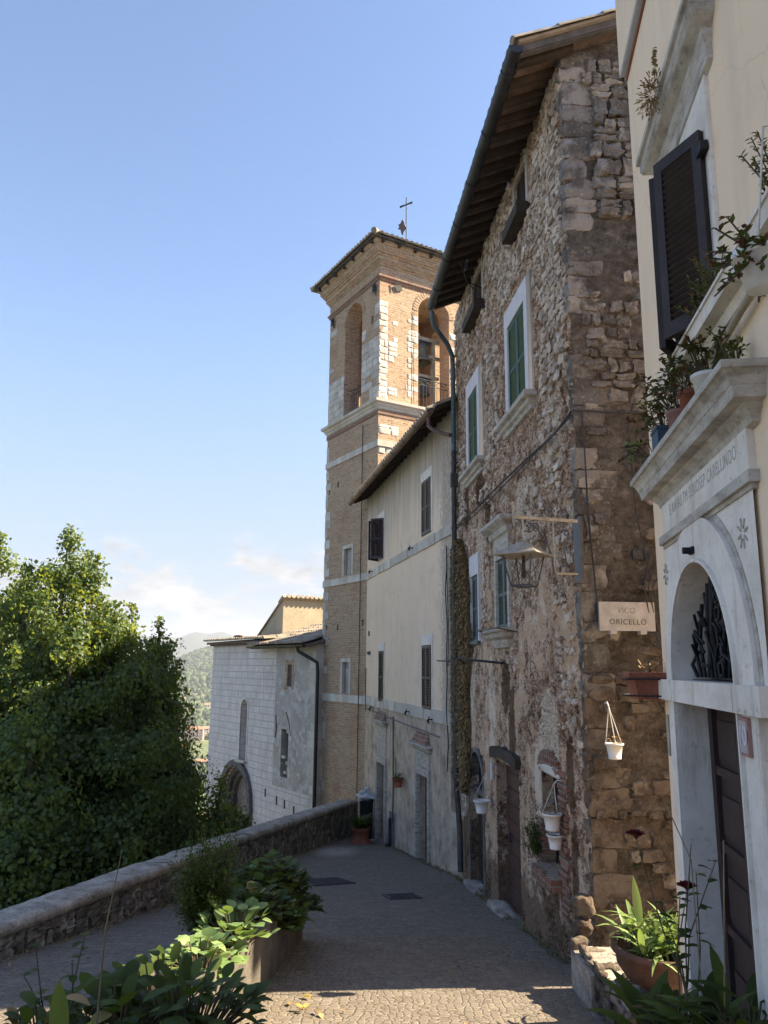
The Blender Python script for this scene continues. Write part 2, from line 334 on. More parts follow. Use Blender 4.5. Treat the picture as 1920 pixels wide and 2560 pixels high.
def m_warmstone(g):
    v=g.co(); a=g.noise(v,4,6,.65); f=g.noise(v,24,6,.7); rn=g.n('ShaderNodeNewGeometry').outputs['Random Per Island']
    c=g.ramp(rn,(0,(.11,.083,.062)),(.35,(.18,.145,.11)),(.7,(.145,.115,.088)),(1,(.31,.265,.215))); c=g.mix(g.ramp(a,(.44,0.),(.58,.85)),c,(.075,.052,.036)); c=g.mix(g.ramp(f,(.56,0.),(.68,.6)),c,(.36,.28,.20))
    return dict(c=c,h=g.m('ADD',g.m('MULTIPLY',a,.8),f),bs=.9,d=.025)
def m_frub(g):
    v=g.co(); a=g.noise(v,5,7,.7); f=g.noise(v,24,6,.75); rn=g.n('ShaderNodeNewGeometry').outputs['Random Per Island']
    c=g.ramp(rn,(0,(.36,.27,.205)),(.3,(.60,.48,.375)),(.6,(.76,.64,.52)),(.85,(.64,.49,.39)),(1,(.82,.75,.65))); c=g.mix(g.ramp(a,(.46,0.),(.60,.7)),c,(.30,.225,.17)); c=g.mix(g.ramp(f,(.56,0.),(.68,.6)),c,(.66,.58,.49))
    return dict(c=c,h=g.m('ADD',a,f),bs=.9,d=.03)
def m_wallstone(g):
    v=g.co(); a=g.noise(v,5,6,.65); f=g.noise(v,26,6,.7); rn=g.n('ShaderNodeNewGeometry').outputs['Random Per Island']
    c=g.ramp(rn,(0,(.12,.10,.08)),(.6,(.22,.19,.155)),(1,(.36,.32,.265))); c=g.mix(g.ramp(a,(.46,0.),(.62,.7)),c,(.07,.066,.05)); c=g.mix(g.ramp(f,(.6,0.),(.75,.4)),c,(.26,.25,.22))
    return dict(c=c,h=g.m('ADD',a,f),bs=.9,d=.02)
def bricky(c1,c2,mc,w=.32,hh=.082,stain=(.12,.09,.07),pale=0):
    def f(g):
        v=g.co(); x,y,z=g.sep(v); s=g.m('ADD',x,y); zz=g.m('ADD',z,g.m('MULTIPLY',g.noise(v,1.2,2),.05))
        bv=g.comb(s,zz,0.); bc,bf=g.brick(bv,w,hh,.013,c1,c2,mc)
        bc2,_=g.brick(g.vadd(bv,(13.,0.,0.)),w,hh,.0,(0,0,0),(1,1,1),(0,0,0),bias=0)
        n=g.noise(v,1.1,6,.6); f_=g.noise(v,12,6,.7); ff=g.noise(v,60,3,.6)
        strk=g.noise(g.map(v,(2.2,2.2,9)),2.6,7,.75); bc=g.mix(g.ramp(strk,(.36,.8),(.46,0.)),bc,tuple(a*.4 for a in c2)); bc=g.mix(g.ramp(strk,(.55,0.),(.66,.75)),bc,tuple(min(1,a*1.5) for a in c1)); c=g.mix(g.ramp(n,(.40,0.),(.62,.22)),bc,mc); c=g.mix(g.ramp(f_,(.54,0.),(.66,.65)),c,stain)
        c=g.mix(g.ramp(g.noise(v,.8,5,.6),(.55,0.),(.7,.5)),c,(.30,.12,.07))
        # missing / broken courses
        er=g.ramp(g.noise(g.map(v,(1,1,3)),3.2,5,.7),(.62,0.),(.68,1.)); c=g.mix(g.m('MULTIPLY',er,.55),c,(.18,.10,.065))
        h=g.m('SUBTRACT',g.m('MULTIPLY_ADD',ff,.3,g.m('MULTIPLY',bf,-1)),g.m('MULTIPLY',er,1.2))
        return dict(c=c,h=h,bs=.9,d=.018)
    return f
def m_limestone(g):
    v=g.co(); a=g.noise(v,2,6,.65); f=g.noise(v,22,5,.65); rn=g.n('ShaderNodeNewGeometry').outputs['Random Per Island']
    c=g.mix(rn,(.46,.42,.36),(.66,.61,.53)); c=g.mix(g.ramp(a,(.48,0.),(.62,.6)),c,(.40,.32,.24)); c=g.mix(g.ramp(f,(.60,0.),(.75,.5)),c,(.25,.22,.19))
    return dict(c=c,h=f,bs=.5,d=.012)
def m_ashlar(g): # white block church front
    v=g.co(); x,y,z=g.sep(v); zr=g.m('FLOOR',g.m('DIVIDE',z,.27)); bv=g.comb(g.m('ADD',g.m('ADD',x,y),g.m('ADD',g.m('MULTIPLY',g.noise(v,.8,2),.35),g.m('MULTIPLY',g.m('SINE',g.m('MULTIPLY',zr,7.7)),.22))),g.m('ADD',z,g.m('MULTIPLY',g.noise(v,2.,5,.7),.05)),0.)
    bc,bf=g.brick(bv,.62,.27,.012,(.72,.65,.60),(.80,.73,.67),(.46,.40,.35),sm=.3)
    b2,_=g.brick(bv,.62,.27,0.,(0,0,0),(1,1,1),(0,0,0)); n=g.noise(v,.9,6,.65); f=g.noise(v,14,6,.7); st=g.noise(g.map(v,(3,3,.25)),1.6,5,.6)
    bc=g.mix(g.ramp(g.noise(v,2.,7,.75),(.44,.75),(.54,0.)),bc,(.66,.60,.56)); bc=g.mix(g.ramp(g.noise(v,5.,6,.8),(.56,0.),(.66,.6)),bc,(.46,.40,.36)); c=g.mix(g.ramp(n,(.5,0.),(.64,.5)),bc,(.56,.45,.40)); c=g.mix(g.ramp(st,(.5,0.),(.75,.35)),c,(.36,.32,.31)); c=g.mix(g.ramp(f,(.56,0.),(.68,.6)),c,(.30,.26,.24))
    return dict(c=c,h=g.m('MULTIPLY_ADD',bf,-1,g.m('MULTIPLY',f,.9)),bs=.9,d=.025)
def m_greyrender(g):
    v=g.co(); n=g.noise(v,1.1,6,.6); f=g.noise(v,9,6,.7); s=g.sep(g.vor(g.mix(.2,v,g.vadd(v,g.noise(v,3,3,col=True))),4.5,out='Color'))[0]
    c=g.ramp(n,(.3,(.36,.32,.285)),(.7,(.52,.465,.415))); c=g.mix(g.ramp(g.m('MULTIPLY_ADD',f,.6,g.m('MULTIPLY',s,.45)),(.62,0.),(.68,.8)),c,(.58,.55,.52))
    c=g.mix(g.ramp(g.noise(v,2.4,6,.7),(.58,0.),(.7,.6)),c,(.20,.17,.145)); return dict(c=c,h=f,bs=.8,d=.03)
def m_beige(g): # smooth painted plaster, streaked under the eaves, bare grey at the bottom
    v=g.co(); x,y,z=g.sep(v); n=g.noise(v,.9,5,.6); f=g.noise(v,9,6,.7); st=g.noise(g.map(v,(3.4,3.4,.22)),1.5,6,.7); ff=g.noise(v,45,3,.6)
    up_=g.ramp(n,(.3,(.78,.60,.44)),(.7,(.84,.66,.49)))
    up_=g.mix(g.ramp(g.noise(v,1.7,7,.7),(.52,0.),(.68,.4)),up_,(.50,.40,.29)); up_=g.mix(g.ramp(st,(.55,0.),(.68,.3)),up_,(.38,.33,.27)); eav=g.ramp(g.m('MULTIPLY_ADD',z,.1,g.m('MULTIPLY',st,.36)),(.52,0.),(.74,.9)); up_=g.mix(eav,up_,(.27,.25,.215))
    side=g.ramp(g.m('ADD',g.m('MULTIPLY',x,.1),g.m('MULTIPLY',f,.25)),(.98,0.),(1.03,.8)); up_=g.mix(side,up_,g.ramp(f,(.35,(.2,.15,.11)),(.6,(.5,.42,.34))))
    lo=g.ramp(g.noise(v,2.2,7,.7),(.34,(.24,.19,.14)),(.48,(.47,.37,.275)),(.62,(.62,.50,.385))); lo=g.mix(g.ramp(st,(.5,0.),(.7,.6)),lo,(.20,.165,.14))
    lo=g.mix(g.ramp(f,(.56,0.),(.68,.7)),lo,(.50,.47,.43)); ft=g.ramp(g.m('MULTIPLY_ADD',x,.12,g.m('MULTIPLY',f,.6)),(1.05,0.),(1.3,.9)); lo=g.mix(ft,lo,(.33,.25,.19))
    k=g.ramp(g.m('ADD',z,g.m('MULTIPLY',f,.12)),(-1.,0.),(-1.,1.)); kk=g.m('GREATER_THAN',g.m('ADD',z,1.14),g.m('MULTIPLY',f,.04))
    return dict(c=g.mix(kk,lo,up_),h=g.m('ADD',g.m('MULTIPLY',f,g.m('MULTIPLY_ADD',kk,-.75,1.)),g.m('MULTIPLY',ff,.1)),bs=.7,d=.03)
def m_cream(g):
    v=g.co(); n=g.noise(v,.6,5,.6); f=g.noise(v,7,5,.6); ff=g.noise(v,60,3,.6); st=g.noise(g.map(v,(3,3,.4)),1.2,5,.65)
    c=g.ramp(n,(.3,(.87,.66,.455)),(.7,(.90,.705,.50))); c=g.mix(g.ramp(st,(.48,0.),(.72,.35)),c,(.55,.43,.32)); c=g.mix(g.ramp(g.noise(v,2.2,7,.7),(.55,0.),(.72,.25)),c,(.50,.38,.27)); cr=g.vor(g.mix(.3,v,g.vadd(v,g.noise(v,2,4,col=True))),.8,'DISTANCE_TO_EDGE')
    c=g.mix(g.ramp(cr,(.0,.3),(.004,0.)),c,(.42,.33,.25)); return dict(c=c,h=g.m('ADD',g.m('MULTIPLY',f,.5),ff),bs=.25,d=.006)
def m_whitewash(g): # lime-washed stone trim with grime
    v=g.co(); n=g.noise(v,3,6,.65); f=g.noise(v,24,6,.7); c=g.mix(g.ramp(n,(.42,0.),(.66,.7)),(.79,.73,.65),(.58,.51,.43)); c=g.mix(g.ramp(f,(.60,0.),(.70,.7)),c,(.30,.26,.23)); st=g.noise(g.map(v,(6,6,.8)),1.6,7,.7); c=g.mix(g.ramp(st,(.56,0.),(.70,.6)),c,(.36,.31,.27))
    return dict(c=c,h=g.m('ADD',n,f),bs=.5,d=.008)
def m_trav(g): # weathered travertine mouldings
    v=g.co(); n=g.noise(g.map(v,(1,1,3)),5,6,.65); f=g.noise(v,30,6,.7); c=g.ramp(n,(.3,(.25,.215,.175)),(.5,(.46,.415,.355)),(.7,(.60,.56,.50))); c=g.mix(g.ramp(f,(.56,0.),(.72,.7)),c,(.19,.155,.12))
    return dict(c=c,h=g.m('ADD',n,f),bs=.6,d=.01)
def m_cobble(g):
    p=g.co(); x,y,z=g.sep(p); v=g.comb(x,y,0.)
    wob=g.vadd(v,g.map(g.noise(v,.55,2,col=True),(.5,.5,0)))
    a=R(0); cv=g.map(wob,(1,1.25,1)); d=g.vor(cv,13.,'DISTANCE_TO_EDGE',rnd=.6); cc=g.sep(g.vor(cv,13.,out='Color',rnd=.6))[0]
    n=g.noise(v,.5,5,.6); f=g.noise(v,30,5,.7); m2=g.noise(v,1.7,6,.7)
    st=g.ramp(cc,(0,(.16,.138,.112)),(.5,(.19,.163,.132)),(1,(.235,.20,.16))); st=g.mix(g.ramp(n,(.4,0.),(.65,.5)),st,(.21,.17,.13))
    c=g.mix(g.ramp(d,(.01,0.),(.06,1.)),g.mix(g.ramp(m2,(.45,0.),(.6,.7)),(.085,.07,.055),st),st); c=g.mix(g.ramp(f,(.55,0.),(.75,.4)),c,(.22,.205,.185))
    c=g.mix(g.ramp(m2,(.60,0.),(.75,.7)),c,(.30,.275,.24))
    # grey cement patch at the far end, worn tarmac beyond
    far=g.ramp(g.m('MULTIPLY_ADD',y,.05,g.m('MULTIPLY',m2,.5)),(1.0,0.),(1.25,.75)); c=g.mix(far,c,g.ramp(f,(.3,(.16,.14,.12)),(.7,(.29,.255,.22))))
    px_=g.m('SUBTRACT',x,-1.15); py_=g.m('MULTIPLY',g.m('SUBTRACT',y,20.6),.45); rr=g.m('SQRT',g.m('ADD',g.m('MULTIPLY',px_,px_),g.m('MULTIPLY',py_,py_))); c=g.mix(g.ramp(g.m('ADD',rr,g.m('MULTIPLY',m2,.6)),(.5,.7),(1.,0.)),c,(.44,.40,.35))
    dirt=g.noise(v,3.2,8,.75); c=g.mix(g.ramp(dirt,(.52,0.),(.66,.6)),c,(.12,.095,.07)); h=g.m('ADD',g.ramp(d,(0,0.),(.16,1.)),g.m('MULTIPLY_ADD',f,.5,g.m('MULTIPLY',dirt,1.2))); return dict(c=c,h=h,bs=.55,d=.016,r=.85,s=.25)
def m_tile(g):
    v=g.co(); n=g.noise(v,6,5,.65); rn=g.n('ShaderNodeNewGeometry').outputs['Random Per Island']; c=g.ramp(rn,(0,(.24,.19,.145)),(.4,(.34,.275,.21)),(.7,(.29,.25,.20)),(1,(.42,.36,.28)))
    c=g.mix(g.ramp(n,(.48,0.),(.66,.7)),c,(.16,.145,.11)); return dict(c=c,h=n,bs=.6,d=.01)
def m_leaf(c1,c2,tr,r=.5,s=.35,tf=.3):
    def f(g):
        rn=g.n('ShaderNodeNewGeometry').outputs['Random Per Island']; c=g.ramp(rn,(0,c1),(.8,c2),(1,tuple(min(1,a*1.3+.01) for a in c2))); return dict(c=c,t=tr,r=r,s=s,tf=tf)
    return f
MT={}
def mk():
    D=dict
    MT['facade']=mat('old_render',m_facade,True); MT['gable']=mat('dark_rubble',m_gable,True)
    MT['grey']=mat('grey_rock',m_greystone); MT['frub']=mat('facade_rubble',m_frub); MT['warm']=mat('warm_rock',m_warmstone); MT['wstone']=mat('wall_rubble',m_wallstone)
    MT['brick']=mat('ochre_brick',bricky((.52,.335,.20),(.35,.22,.135),(.50,.40,.29))); MT['redbrick']=mat('old_brick',bricky((.30,.14,.09),(.22,.105,.07),(.30,.24,.19)))
    MT['lime']=mat('limestone',m_limestone); MT['ashlar']=mat('white_ashlar',m_ashlar); MT['greyr']=mat('grey_render',m_greyrender)
    MT['beige']=mat('beige_plaster',m_beige); MT['cream']=mat('cream_plaster',m_cream); MT['wash']=mat('whitewash',m_whitewash); MT['trav']=mat('travertine',m_trav)
    MT['cobble']=mat('cobbles',m_cobble); MT['tile']=mat('roof_tile',m_tile)
    P=plain
    MT['iron']=P('dark_iron',(.03,.03,.033),.6,.4,9,.5); MT['greyiron']=P('grey_painted_iron',(.10,.10,.11),.5,.35,12,.3); MT['gut']=P('gutter_metal',(.05,.053,.062),.45,.35,4,.5); MT['gutbr']=P('brown_gutter',(.16,.095,.07),.5,.35,4,.2)
    MT['pipe']=P('pipe_metal',(.085,.075,.07),.6,.5,5,.3); MT['pipeg']=P('verdigris_pipe',(.12,.16,.17),.6,.4,4,.3)
    MT['green']=P('green_paint',(.022,.085,.055),.5,.35,5); MT['blueg']=P('blue_green_paint',(.085,.125,.115),.55,.3,6); MT['brown']=P('brown_paint',(.05,.032,.034),.5,.3,6); MT['dkshut']=P('black_brown_paint',(.04,.027,.024),.6,.3,6)
    MT['wood']=P('dark_wood',(.055,.04,.03),.75,.5,5); MT['doorr']=P('red_brown_door',(.095,.045,.034),.6,.35,5); MT['doorg']=P('grey_wood_door',(.105,.09,.08),.75,.35,5); MT['soff']=P('soffit_brick',(.19,.14,.115),.9,.45,7)
    MT['glass']=mat('dark_glass',lambda g:dict(c=(.012,.014,.017,1),r=.12,s=.6)); MT['dark']=P('dark_interior',(.02,.018,.016),.95,.3,3)
    MT['conc']=P('concrete',(.13,.115,.095),.9,.45,4,h=.8,d=.015); MT['cap']=P('coping_stone',(.42,.37,.31),.9,.5,4,h=1,d=.02); MT['white']=P('white_plastic',(.74,.72,.68),.45,.08,6); MT['terra']=P('terracotta',(.30,.10,.058),.75,.35,7); MT['bowl']=P('dark_terracotta',(.10,.055,.04),.7,.4,6)
    MT['marble']=P('marble_plaque',(.47,.44,.40),.7,.22,9,h=.4); MT['letter']=P('carved_letter',(.16,.145,.13),.9,.3,20); MT['cable']=P('cable',(.05,.048,.05),.7,.3,8); MT['cablew']=P('pale_cable',(.40,.34,.25),.7,.25,8)
    MT['blue']=P('blue_pot',(.06,.10,.15),.6,.3,8); MT['pink']=P('pink_pot',(.40,.22,.19),.8,.3,8); MT['bag']=P('white_bag',(.60,.60,.61),.4,.2,9); MT['bin']=P('dark_bin',(.025,.028,.035),.5,.3,6)
    MT['board']=P('weathered_board',(.11,.10,.092),.9,.4,6); MT['soil']=P('soil',(.06,.042,.03),.95,.5,30,h=1,d=.02); MT['twine']=P('white_cord',(.6,.58,.54),.7,.15,8); MT['bronze']=P('bronze_bell',(.13,.14,.12),.5,.4,8,.6); MT['steel']=P('pale_steel',(.40,.38,.29),.6,.3,6,.2); MT['lampm']=P('lamp_metal',(.36,.33,.27),.5,.35,12,.3)
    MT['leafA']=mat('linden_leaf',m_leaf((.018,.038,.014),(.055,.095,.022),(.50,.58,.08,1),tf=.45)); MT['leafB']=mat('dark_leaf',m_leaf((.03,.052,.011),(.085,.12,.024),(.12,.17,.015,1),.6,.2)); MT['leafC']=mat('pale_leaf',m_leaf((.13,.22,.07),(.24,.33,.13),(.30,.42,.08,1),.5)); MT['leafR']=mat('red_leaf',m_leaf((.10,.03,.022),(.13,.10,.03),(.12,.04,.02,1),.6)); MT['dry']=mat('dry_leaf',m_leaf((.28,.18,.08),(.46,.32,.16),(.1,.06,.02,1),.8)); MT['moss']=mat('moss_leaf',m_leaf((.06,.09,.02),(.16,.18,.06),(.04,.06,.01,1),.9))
    MT['yellow']=mat('yellow_leaf',m_leaf((.35,.26,.06),(.45,.36,.10),(.3,.25,.04,1)))
    MT['petal']=mat('rose_petal',m_leaf((.10,.008,.018),(.17,.015,.03),(.1,.01,.01,1))); MT['stem']=P('stem',(.10,.085,.045),.7,.3,10); MT['bark']=P('bark',(.085,.07,.055),.9,.4,6,h=1,d=.03); MT['cane']=P('dry_cane',(.26,.20,.12),.7,.3,10)
mk()
# ------------------------------------------------------------------ frames of the buildings (x along wall, y into the building, z from eye level)
FC=Fr(1.975,5.514,188.1); FS=Fr(1.546,16.049,175); SL=7.53; FB=Fr(-.542,25.624,167.7); BL=9.8; FT=Fr(-.542,25.624,149.5); FH=Fr(-7.876,36.326,146.1); HL=9.83
rnd=random.Random(5)
# ------------------------------------------------------------------ ground
PW=[(-6.3,.5,-2.2,-1.9),(-5.3,4.8,-2.68,-2.42),(-4.18,9.26,-3.21,-2.84),(-3.3,12.73,-3.63,-3.03),(-2.72,16.8,-4.12,-3.42),(-1.75,21.2,-4.66,-3.78),(-.78,25.65,-5.2,-4.16)]
def wallx(y):
    for a,b in zip(PW,PW[1:]):
        if y<=b[1]: break
    t=(y-a[1])/(b[1]-a[1]); return a[0]+(b[0]-a[0])*t
mb=MB(); ys=[-6+i*.5 for i in range(66)]
V=[];NX=40
for y in ys:
    xl=wallx(y)-.25
    for i in range(NX+1):
        x=xl+(15-xl)*(i/NX)**1.6; z=gz(y)+.012*mn.noise(Vector((x*.7,y*.7,0)))
        if y>8.7: z+=max(0,min(1,(x-1.2)/1.2))*0
        V.append((x,y,z))
mb.add(V,[(j*(NX+1)+i,j*(NX+1)+i+1,(j+1)*(NX+1)+i+1,(j+1)*(NX+1)+i) for j in range(len(ys)-1) for i in range(NX)])
tag(mb.build('street',MT['cobble']),None,None,kind='structure')
mb=MB(); mb.box(-2.9,2.2,-5,3.35,-2.9,-1.95); tag(mb.build('terrace',MT['conc']),None,None,kind='structure')
# ------------------------------------------------------------------ parapet wall
t=thing('parapet_wall','long low rubble stone parapet with worn flat coping beside the sloping street','wall',WF,(PW[0][0],PW[0][1],PW[0][2]))
core=MB();cap=MB();st=MB()
for k,(a,b) in enumerate(zip(PW,PW[1:])):
    A=Vector((a[0],a[1],0));B_=Vector((b[0],b[1],0));d=(B_-A);Ln=d.length;d.normalize();nn=Vector((-d.y,d.x,0)) # outward (left, valley side)
    def q(s,o,z): p=A+d*s+nn*o; return (p.x,p.y,z)
    core.add([q(0,0,a[2]-.3),q(Ln,0,b[2]-.3),q(Ln,.42,b[2]-8),q(0,.42,a[2]-8),q(0,0,a[3]-.05),q(Ln,0,b[3]-.05),q(Ln,.42,b[3]-.05),q(0,.42,a[3]-.05)],[(0,1,5,4),(2,3,7,6),(4,5,6,7),(0,4,7,3),(1,2,6,5)])
    m=max(2,int(Ln/.12)); W=[-.045,.0,.14,.30,.43,.47]
    vs=[]
    for i in range(m+1):
        s=Ln*i/m; zt=a[3]+(b[3]-a[3])*i/m
        for j,o in enumerate(W):
            z=zt+(0 if 0<j<5 else -.035)+ (.022*mn.noise(Vector(q(s*2.2,o*2,0)))+ .012*mn.noise(Vector(q(s*7,o*7,3))))
            vs.append(q(s,o+.015*mn.noise(Vector((s*3,j,k))),z))
        for o in(.47,-.045): vs.append(q(s,o,zt-.13+.01*mn.noise(Vector((s*4,o,k)))))
    w_=len(W)+2
    cap.add(vs,[(i*w_+j,(i+1)*w_+j,(i+1)*w_+(j+1)%w_,i*w_+(j+1)%w_) for i in range(m) for j in range(w_)],0,True)
    s=0
    while s<Ln:
        f=s/Ln; zb=a[2]+(b[2]-a[2])*f-.05; zt=a[3]+(b[3]-a[3])*f-.12; z=zb
        step=rnd.uniform(.10,.26)
        while z<zt:
            h=min(rnd.uniform(.05,.17),max(.05,zt-z)); wd=step*rnd.uniform(.75,1.15)
            st.rock(q(s+step/2+rnd.uniform(-.03,.03),.02,z+h/2),(wd/2,.045,h/2*1.02),seed=rnd.random()*50,X=d,Y=nn,rough=.38,pw=.55,sm=False)
            z+=h*.97
        s+=step
core.build('core',plain('wall_mortar',(.085,.075,.062),.95,.4,8,h=1,d=.02),t); cap.build('coping',MT['cap'],t); st.build('rubble_stones',MT['wstone'],t)
# ------------------------------------------------------------------ stone house
t=stone=thing('stone_house','tall old stone house with crumbling render, deep rafter eaves and green shutters','house',FS,(0,0,-4.2))
GW1=(4.62,5.62,3.78,5.30); GW2=(1.42,2.30,3.72,5.25); DW1=(1.93,2.84,6.68,7.45); DW2=(5.22,5.88,6.68,7.42); BW1=(3.56,4.32,.58,1.70); BW2=(1.48,2.16,.47,1.67)
ADR=(1.08,2.24,-3.80,-1.5); BDR=(3.22,4.62,-3.58,-1.44); BAR=(5.75,6.5,-2.40,-1.28)
holes=[GW1+(.16,),GW2+(.16,),DW1+(.2,),DW2+(.2,),BW1+(.16,),BW2+(.16,),ADR+(.20,),BDR+(.22,),BAR+(.2,)]
def top(s): return 7.72 if s<=SL else 7.78+(s-SL)*.43
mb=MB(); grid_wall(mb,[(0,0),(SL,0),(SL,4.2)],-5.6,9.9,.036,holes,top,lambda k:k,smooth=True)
# quoins and rubble of the gable: real stones
qs=mb; z=-3.0
while z<7.75:
    h=rnd.uniform(.18,.34); big=z>5.5; sm_=0
    l=rnd.uniform(.24,.55); l2=rnd.uniform(.10,.22); pr=.02 if big else .015
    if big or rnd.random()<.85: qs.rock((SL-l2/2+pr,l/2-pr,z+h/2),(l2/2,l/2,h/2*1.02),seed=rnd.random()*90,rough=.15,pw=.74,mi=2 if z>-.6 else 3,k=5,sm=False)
    z+=h*1.0
z=5.45
while z<8.9:
    h=rnd.uniform(.11,.26); y=.30+rnd.uniform(-.08,.12)
    while y<2.2 and z<7.5+y*.43:
        l=rnd.uniform(.10,.36); 
        if rnd.random()<.25: # two thin stones
            for q_ in(0,1): qs.rock((SL+.0,y+l/2,z+h*(.25+.5*q_)),(.085,l/2*.96,h*.24),seed=rnd.random()*90,rough=.28,pw=.6,mi=2,k=4,sm=False)
        else: qs.rock((SL+.0,y+l/2,z+h/2+rnd.uniform(-.02,.02)),(rnd.uniform(.07,.11),l/2*.96,h/2*.96),seed=rnd.random()*90,rough=.26,pw=.68,k=5,mi=2,sm=False)
        y+=l+.015
    z+=h+.01
z=-3.2
hz_=[h_[:4] for h_ in holes]
while z<7.6: # small rubble bedded in the street front
    h=rnd.uniform(.06,.15); x=rnd.uniform(.0,.1)
    while x<7.35:
        l=rnd.uniform(.07,.24); cx_=x+l/2; cz_=z+h/2
        d_=mn.noise(Vector((cx_*.8,cz_*.6,3)))*.9+(cz_-1.5)*.075+rnd.uniform(-.25,.25)
        if d_>.27 and not any(a_-.50<cx_<b_+.50 and c_-.45<cz_<e_+.42 for a_,b_,c_,e_ in hz_[:2]) and not any(a_-.24<cx_<b_+.24 and c_-.2<cz_<e_+.22 for a_,b_,c_,e_ in hz_): qs.rock((cx_,.004+rnd.uniform(-.010,.014),cz_),(l/2*rnd.uniform(.7,1.0),.036,h/2*rnd.uniform(.7,1.0)),seed=rnd.random()*90,rough=.42,pw=.5,mi=4,k=3,sm=False)
        x+=l
    z+=h
z=-3.0
while z<5.5: # rubble showing through the mortar, in patches
    h=rnd.uniform(.08,.2); y=rnd.uniform(.0,.15)
    while y<2.3:
        l=rnd.uniform(.09,.34)
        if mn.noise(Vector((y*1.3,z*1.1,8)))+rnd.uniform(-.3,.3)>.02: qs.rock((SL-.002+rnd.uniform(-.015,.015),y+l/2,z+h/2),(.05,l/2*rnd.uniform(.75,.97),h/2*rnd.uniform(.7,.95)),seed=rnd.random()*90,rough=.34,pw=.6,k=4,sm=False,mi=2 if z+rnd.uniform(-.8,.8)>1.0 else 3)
        y+=l
    z+=h
mb.box(.1,7.3,.45,.6,-5.5,7.6); mb.box(7.25,7.3,.6,9.0,-5.5,7.6); mb.box(.1,7.3,9.0,9.3,-5.5,7.6); mb.box(.1,.3,.6,9.0,-5.5,7.6)
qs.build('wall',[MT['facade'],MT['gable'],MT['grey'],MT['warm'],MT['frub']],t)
# roof: sheathing, rafters, fascia, tiles
ex0,ex1=.85,SL+.30; SLP=.41
rf=MB()
def rz(y): return 7.74+SLP*y
rf.prism([(-.60,rz(-.60)+.055),(4.6,rz(4.6)+.055),(9.8,rz(-.60)+.055),(9.8,rz(-.6)-.0),(4.6,rz(4.6)-.0),(-.60,rz(-.60)+.0)],ex0,ex1,ax='x'); rf.box(ex1-.0,ex1+.012,-.6,-.0,0,0) if False else None
o=rf.build('roof',MT['soff'],t)
tl=MB(); tiles(tl,(ex0+.08,-.66,rz(-.66)+.075),(.21,0,0),(0,1,SLP),34,5.6,.1,9,seed=3); 
for i in range(9): # verge tiles along the gable
    s=-.6+i*.62; tl.obox((ex1-.08,s+.3,rz(s+.3)+.075),(.15,0,0),(0,.33,.33*SLP),(0,-.008,.018))
tl.build('roof_tiles',MT['tile'],o)
vb=MB(); vb.prism([(-.60,rz(-.60)-.07),(4.6,rz(4.6)-.07),(4.6,rz(4.6)-.003),(-.60,rz(-.60)-.003)],ex1-.07,ex1+.0,ax='x'); vb.prism([(-.62,rz(-.62)-.05),(4.6,rz(4.6)-.05),(4.6,rz(4.6)+.060),(-.62,rz(-.62)+.060)],ex1+.003,ex1+.02,ax='x')
vb.build('verge_board',MT['board'],o)
n=20
for i in range(n):
    x=ex0+.12+i*(ex1-ex0-.3)/(n-1); rb=MB(); c=(x,-.23,rz(-.23)-.055); rb.obox(c,(.042,0,0),(0,.37,.37*SLP),(0,-.0,.053)); rb.build('rafter',MT['wood'],o)
g=MB(); 
prof=[(-.085*math.cos(a),-.085*math.sin(a)) for a in [math.pi*i/8 for i in range(9)]]
def halfgutter(g,x0,x1,y,z,r=.085,n=10):
    vs=[]
    for x in(x0,x1):
        for rr in(r,r-.008):
            for i in range(n+1):
                a=math.pi*i/n; vs.append((x,y-rr*math.cos(a),z-rr*math.sin(a)))
    m=n+1
    F=[]
    for i in range(n): F+=[(i,i+1,2*m+i+1,2*m+i),(m+i+1,m+i,3*m+i,3*m+i+1)]
    g.add(vs,F,0,True); 
    for s in(0,2*m): g.add(vs[s:s+m],[tuple(range(m))])
    x=x0+.9
    while x<x1: g.tube([(x,y-(r+.006)*math.cos(math.pi*i/6),z-(r+.006)*math.sin(math.pi*i/6)) for i in range(7)],.008,5); x+=1.15
halfgutter(g,ex0-.02,ex1+.06,-.66,rz(-.66)+.03,.095); g.build('gutter',MT['gut'],t)
g=MB(); g.tube([(.92,-.66,7.36),(.90,-.65,7.22),(.82,-.60,7.08),(.5,-.25,6.80),(.32,-.12,6.62),(.27,-.10,6.3),(.27,-.10,4.5)],.052,10); 
for z in(6.1,5.0): g.tube([(.27,-.10,z),(.27,-.10,z+.05)],.062,10)
dp=g.build('downpipe',MT['pipeg'],t)
g=MB(); g.tube([(.27,-.10,4.5),(.26,-.10,1.),(.30,-.10,-2.4),(.55,-.10,-3.0),(.72,-.12,-3.75)],.055,10)
for z in(4.2,2.8,1.2,-.6,-2.2): g.tube([(.27,-.10,z),(.27,-.10,z+.06)],.066,10)
g.box(.20,.35,-.17,-.03,3.72,4.0); g.build('lower_pipe',MT['pipe'],dp)
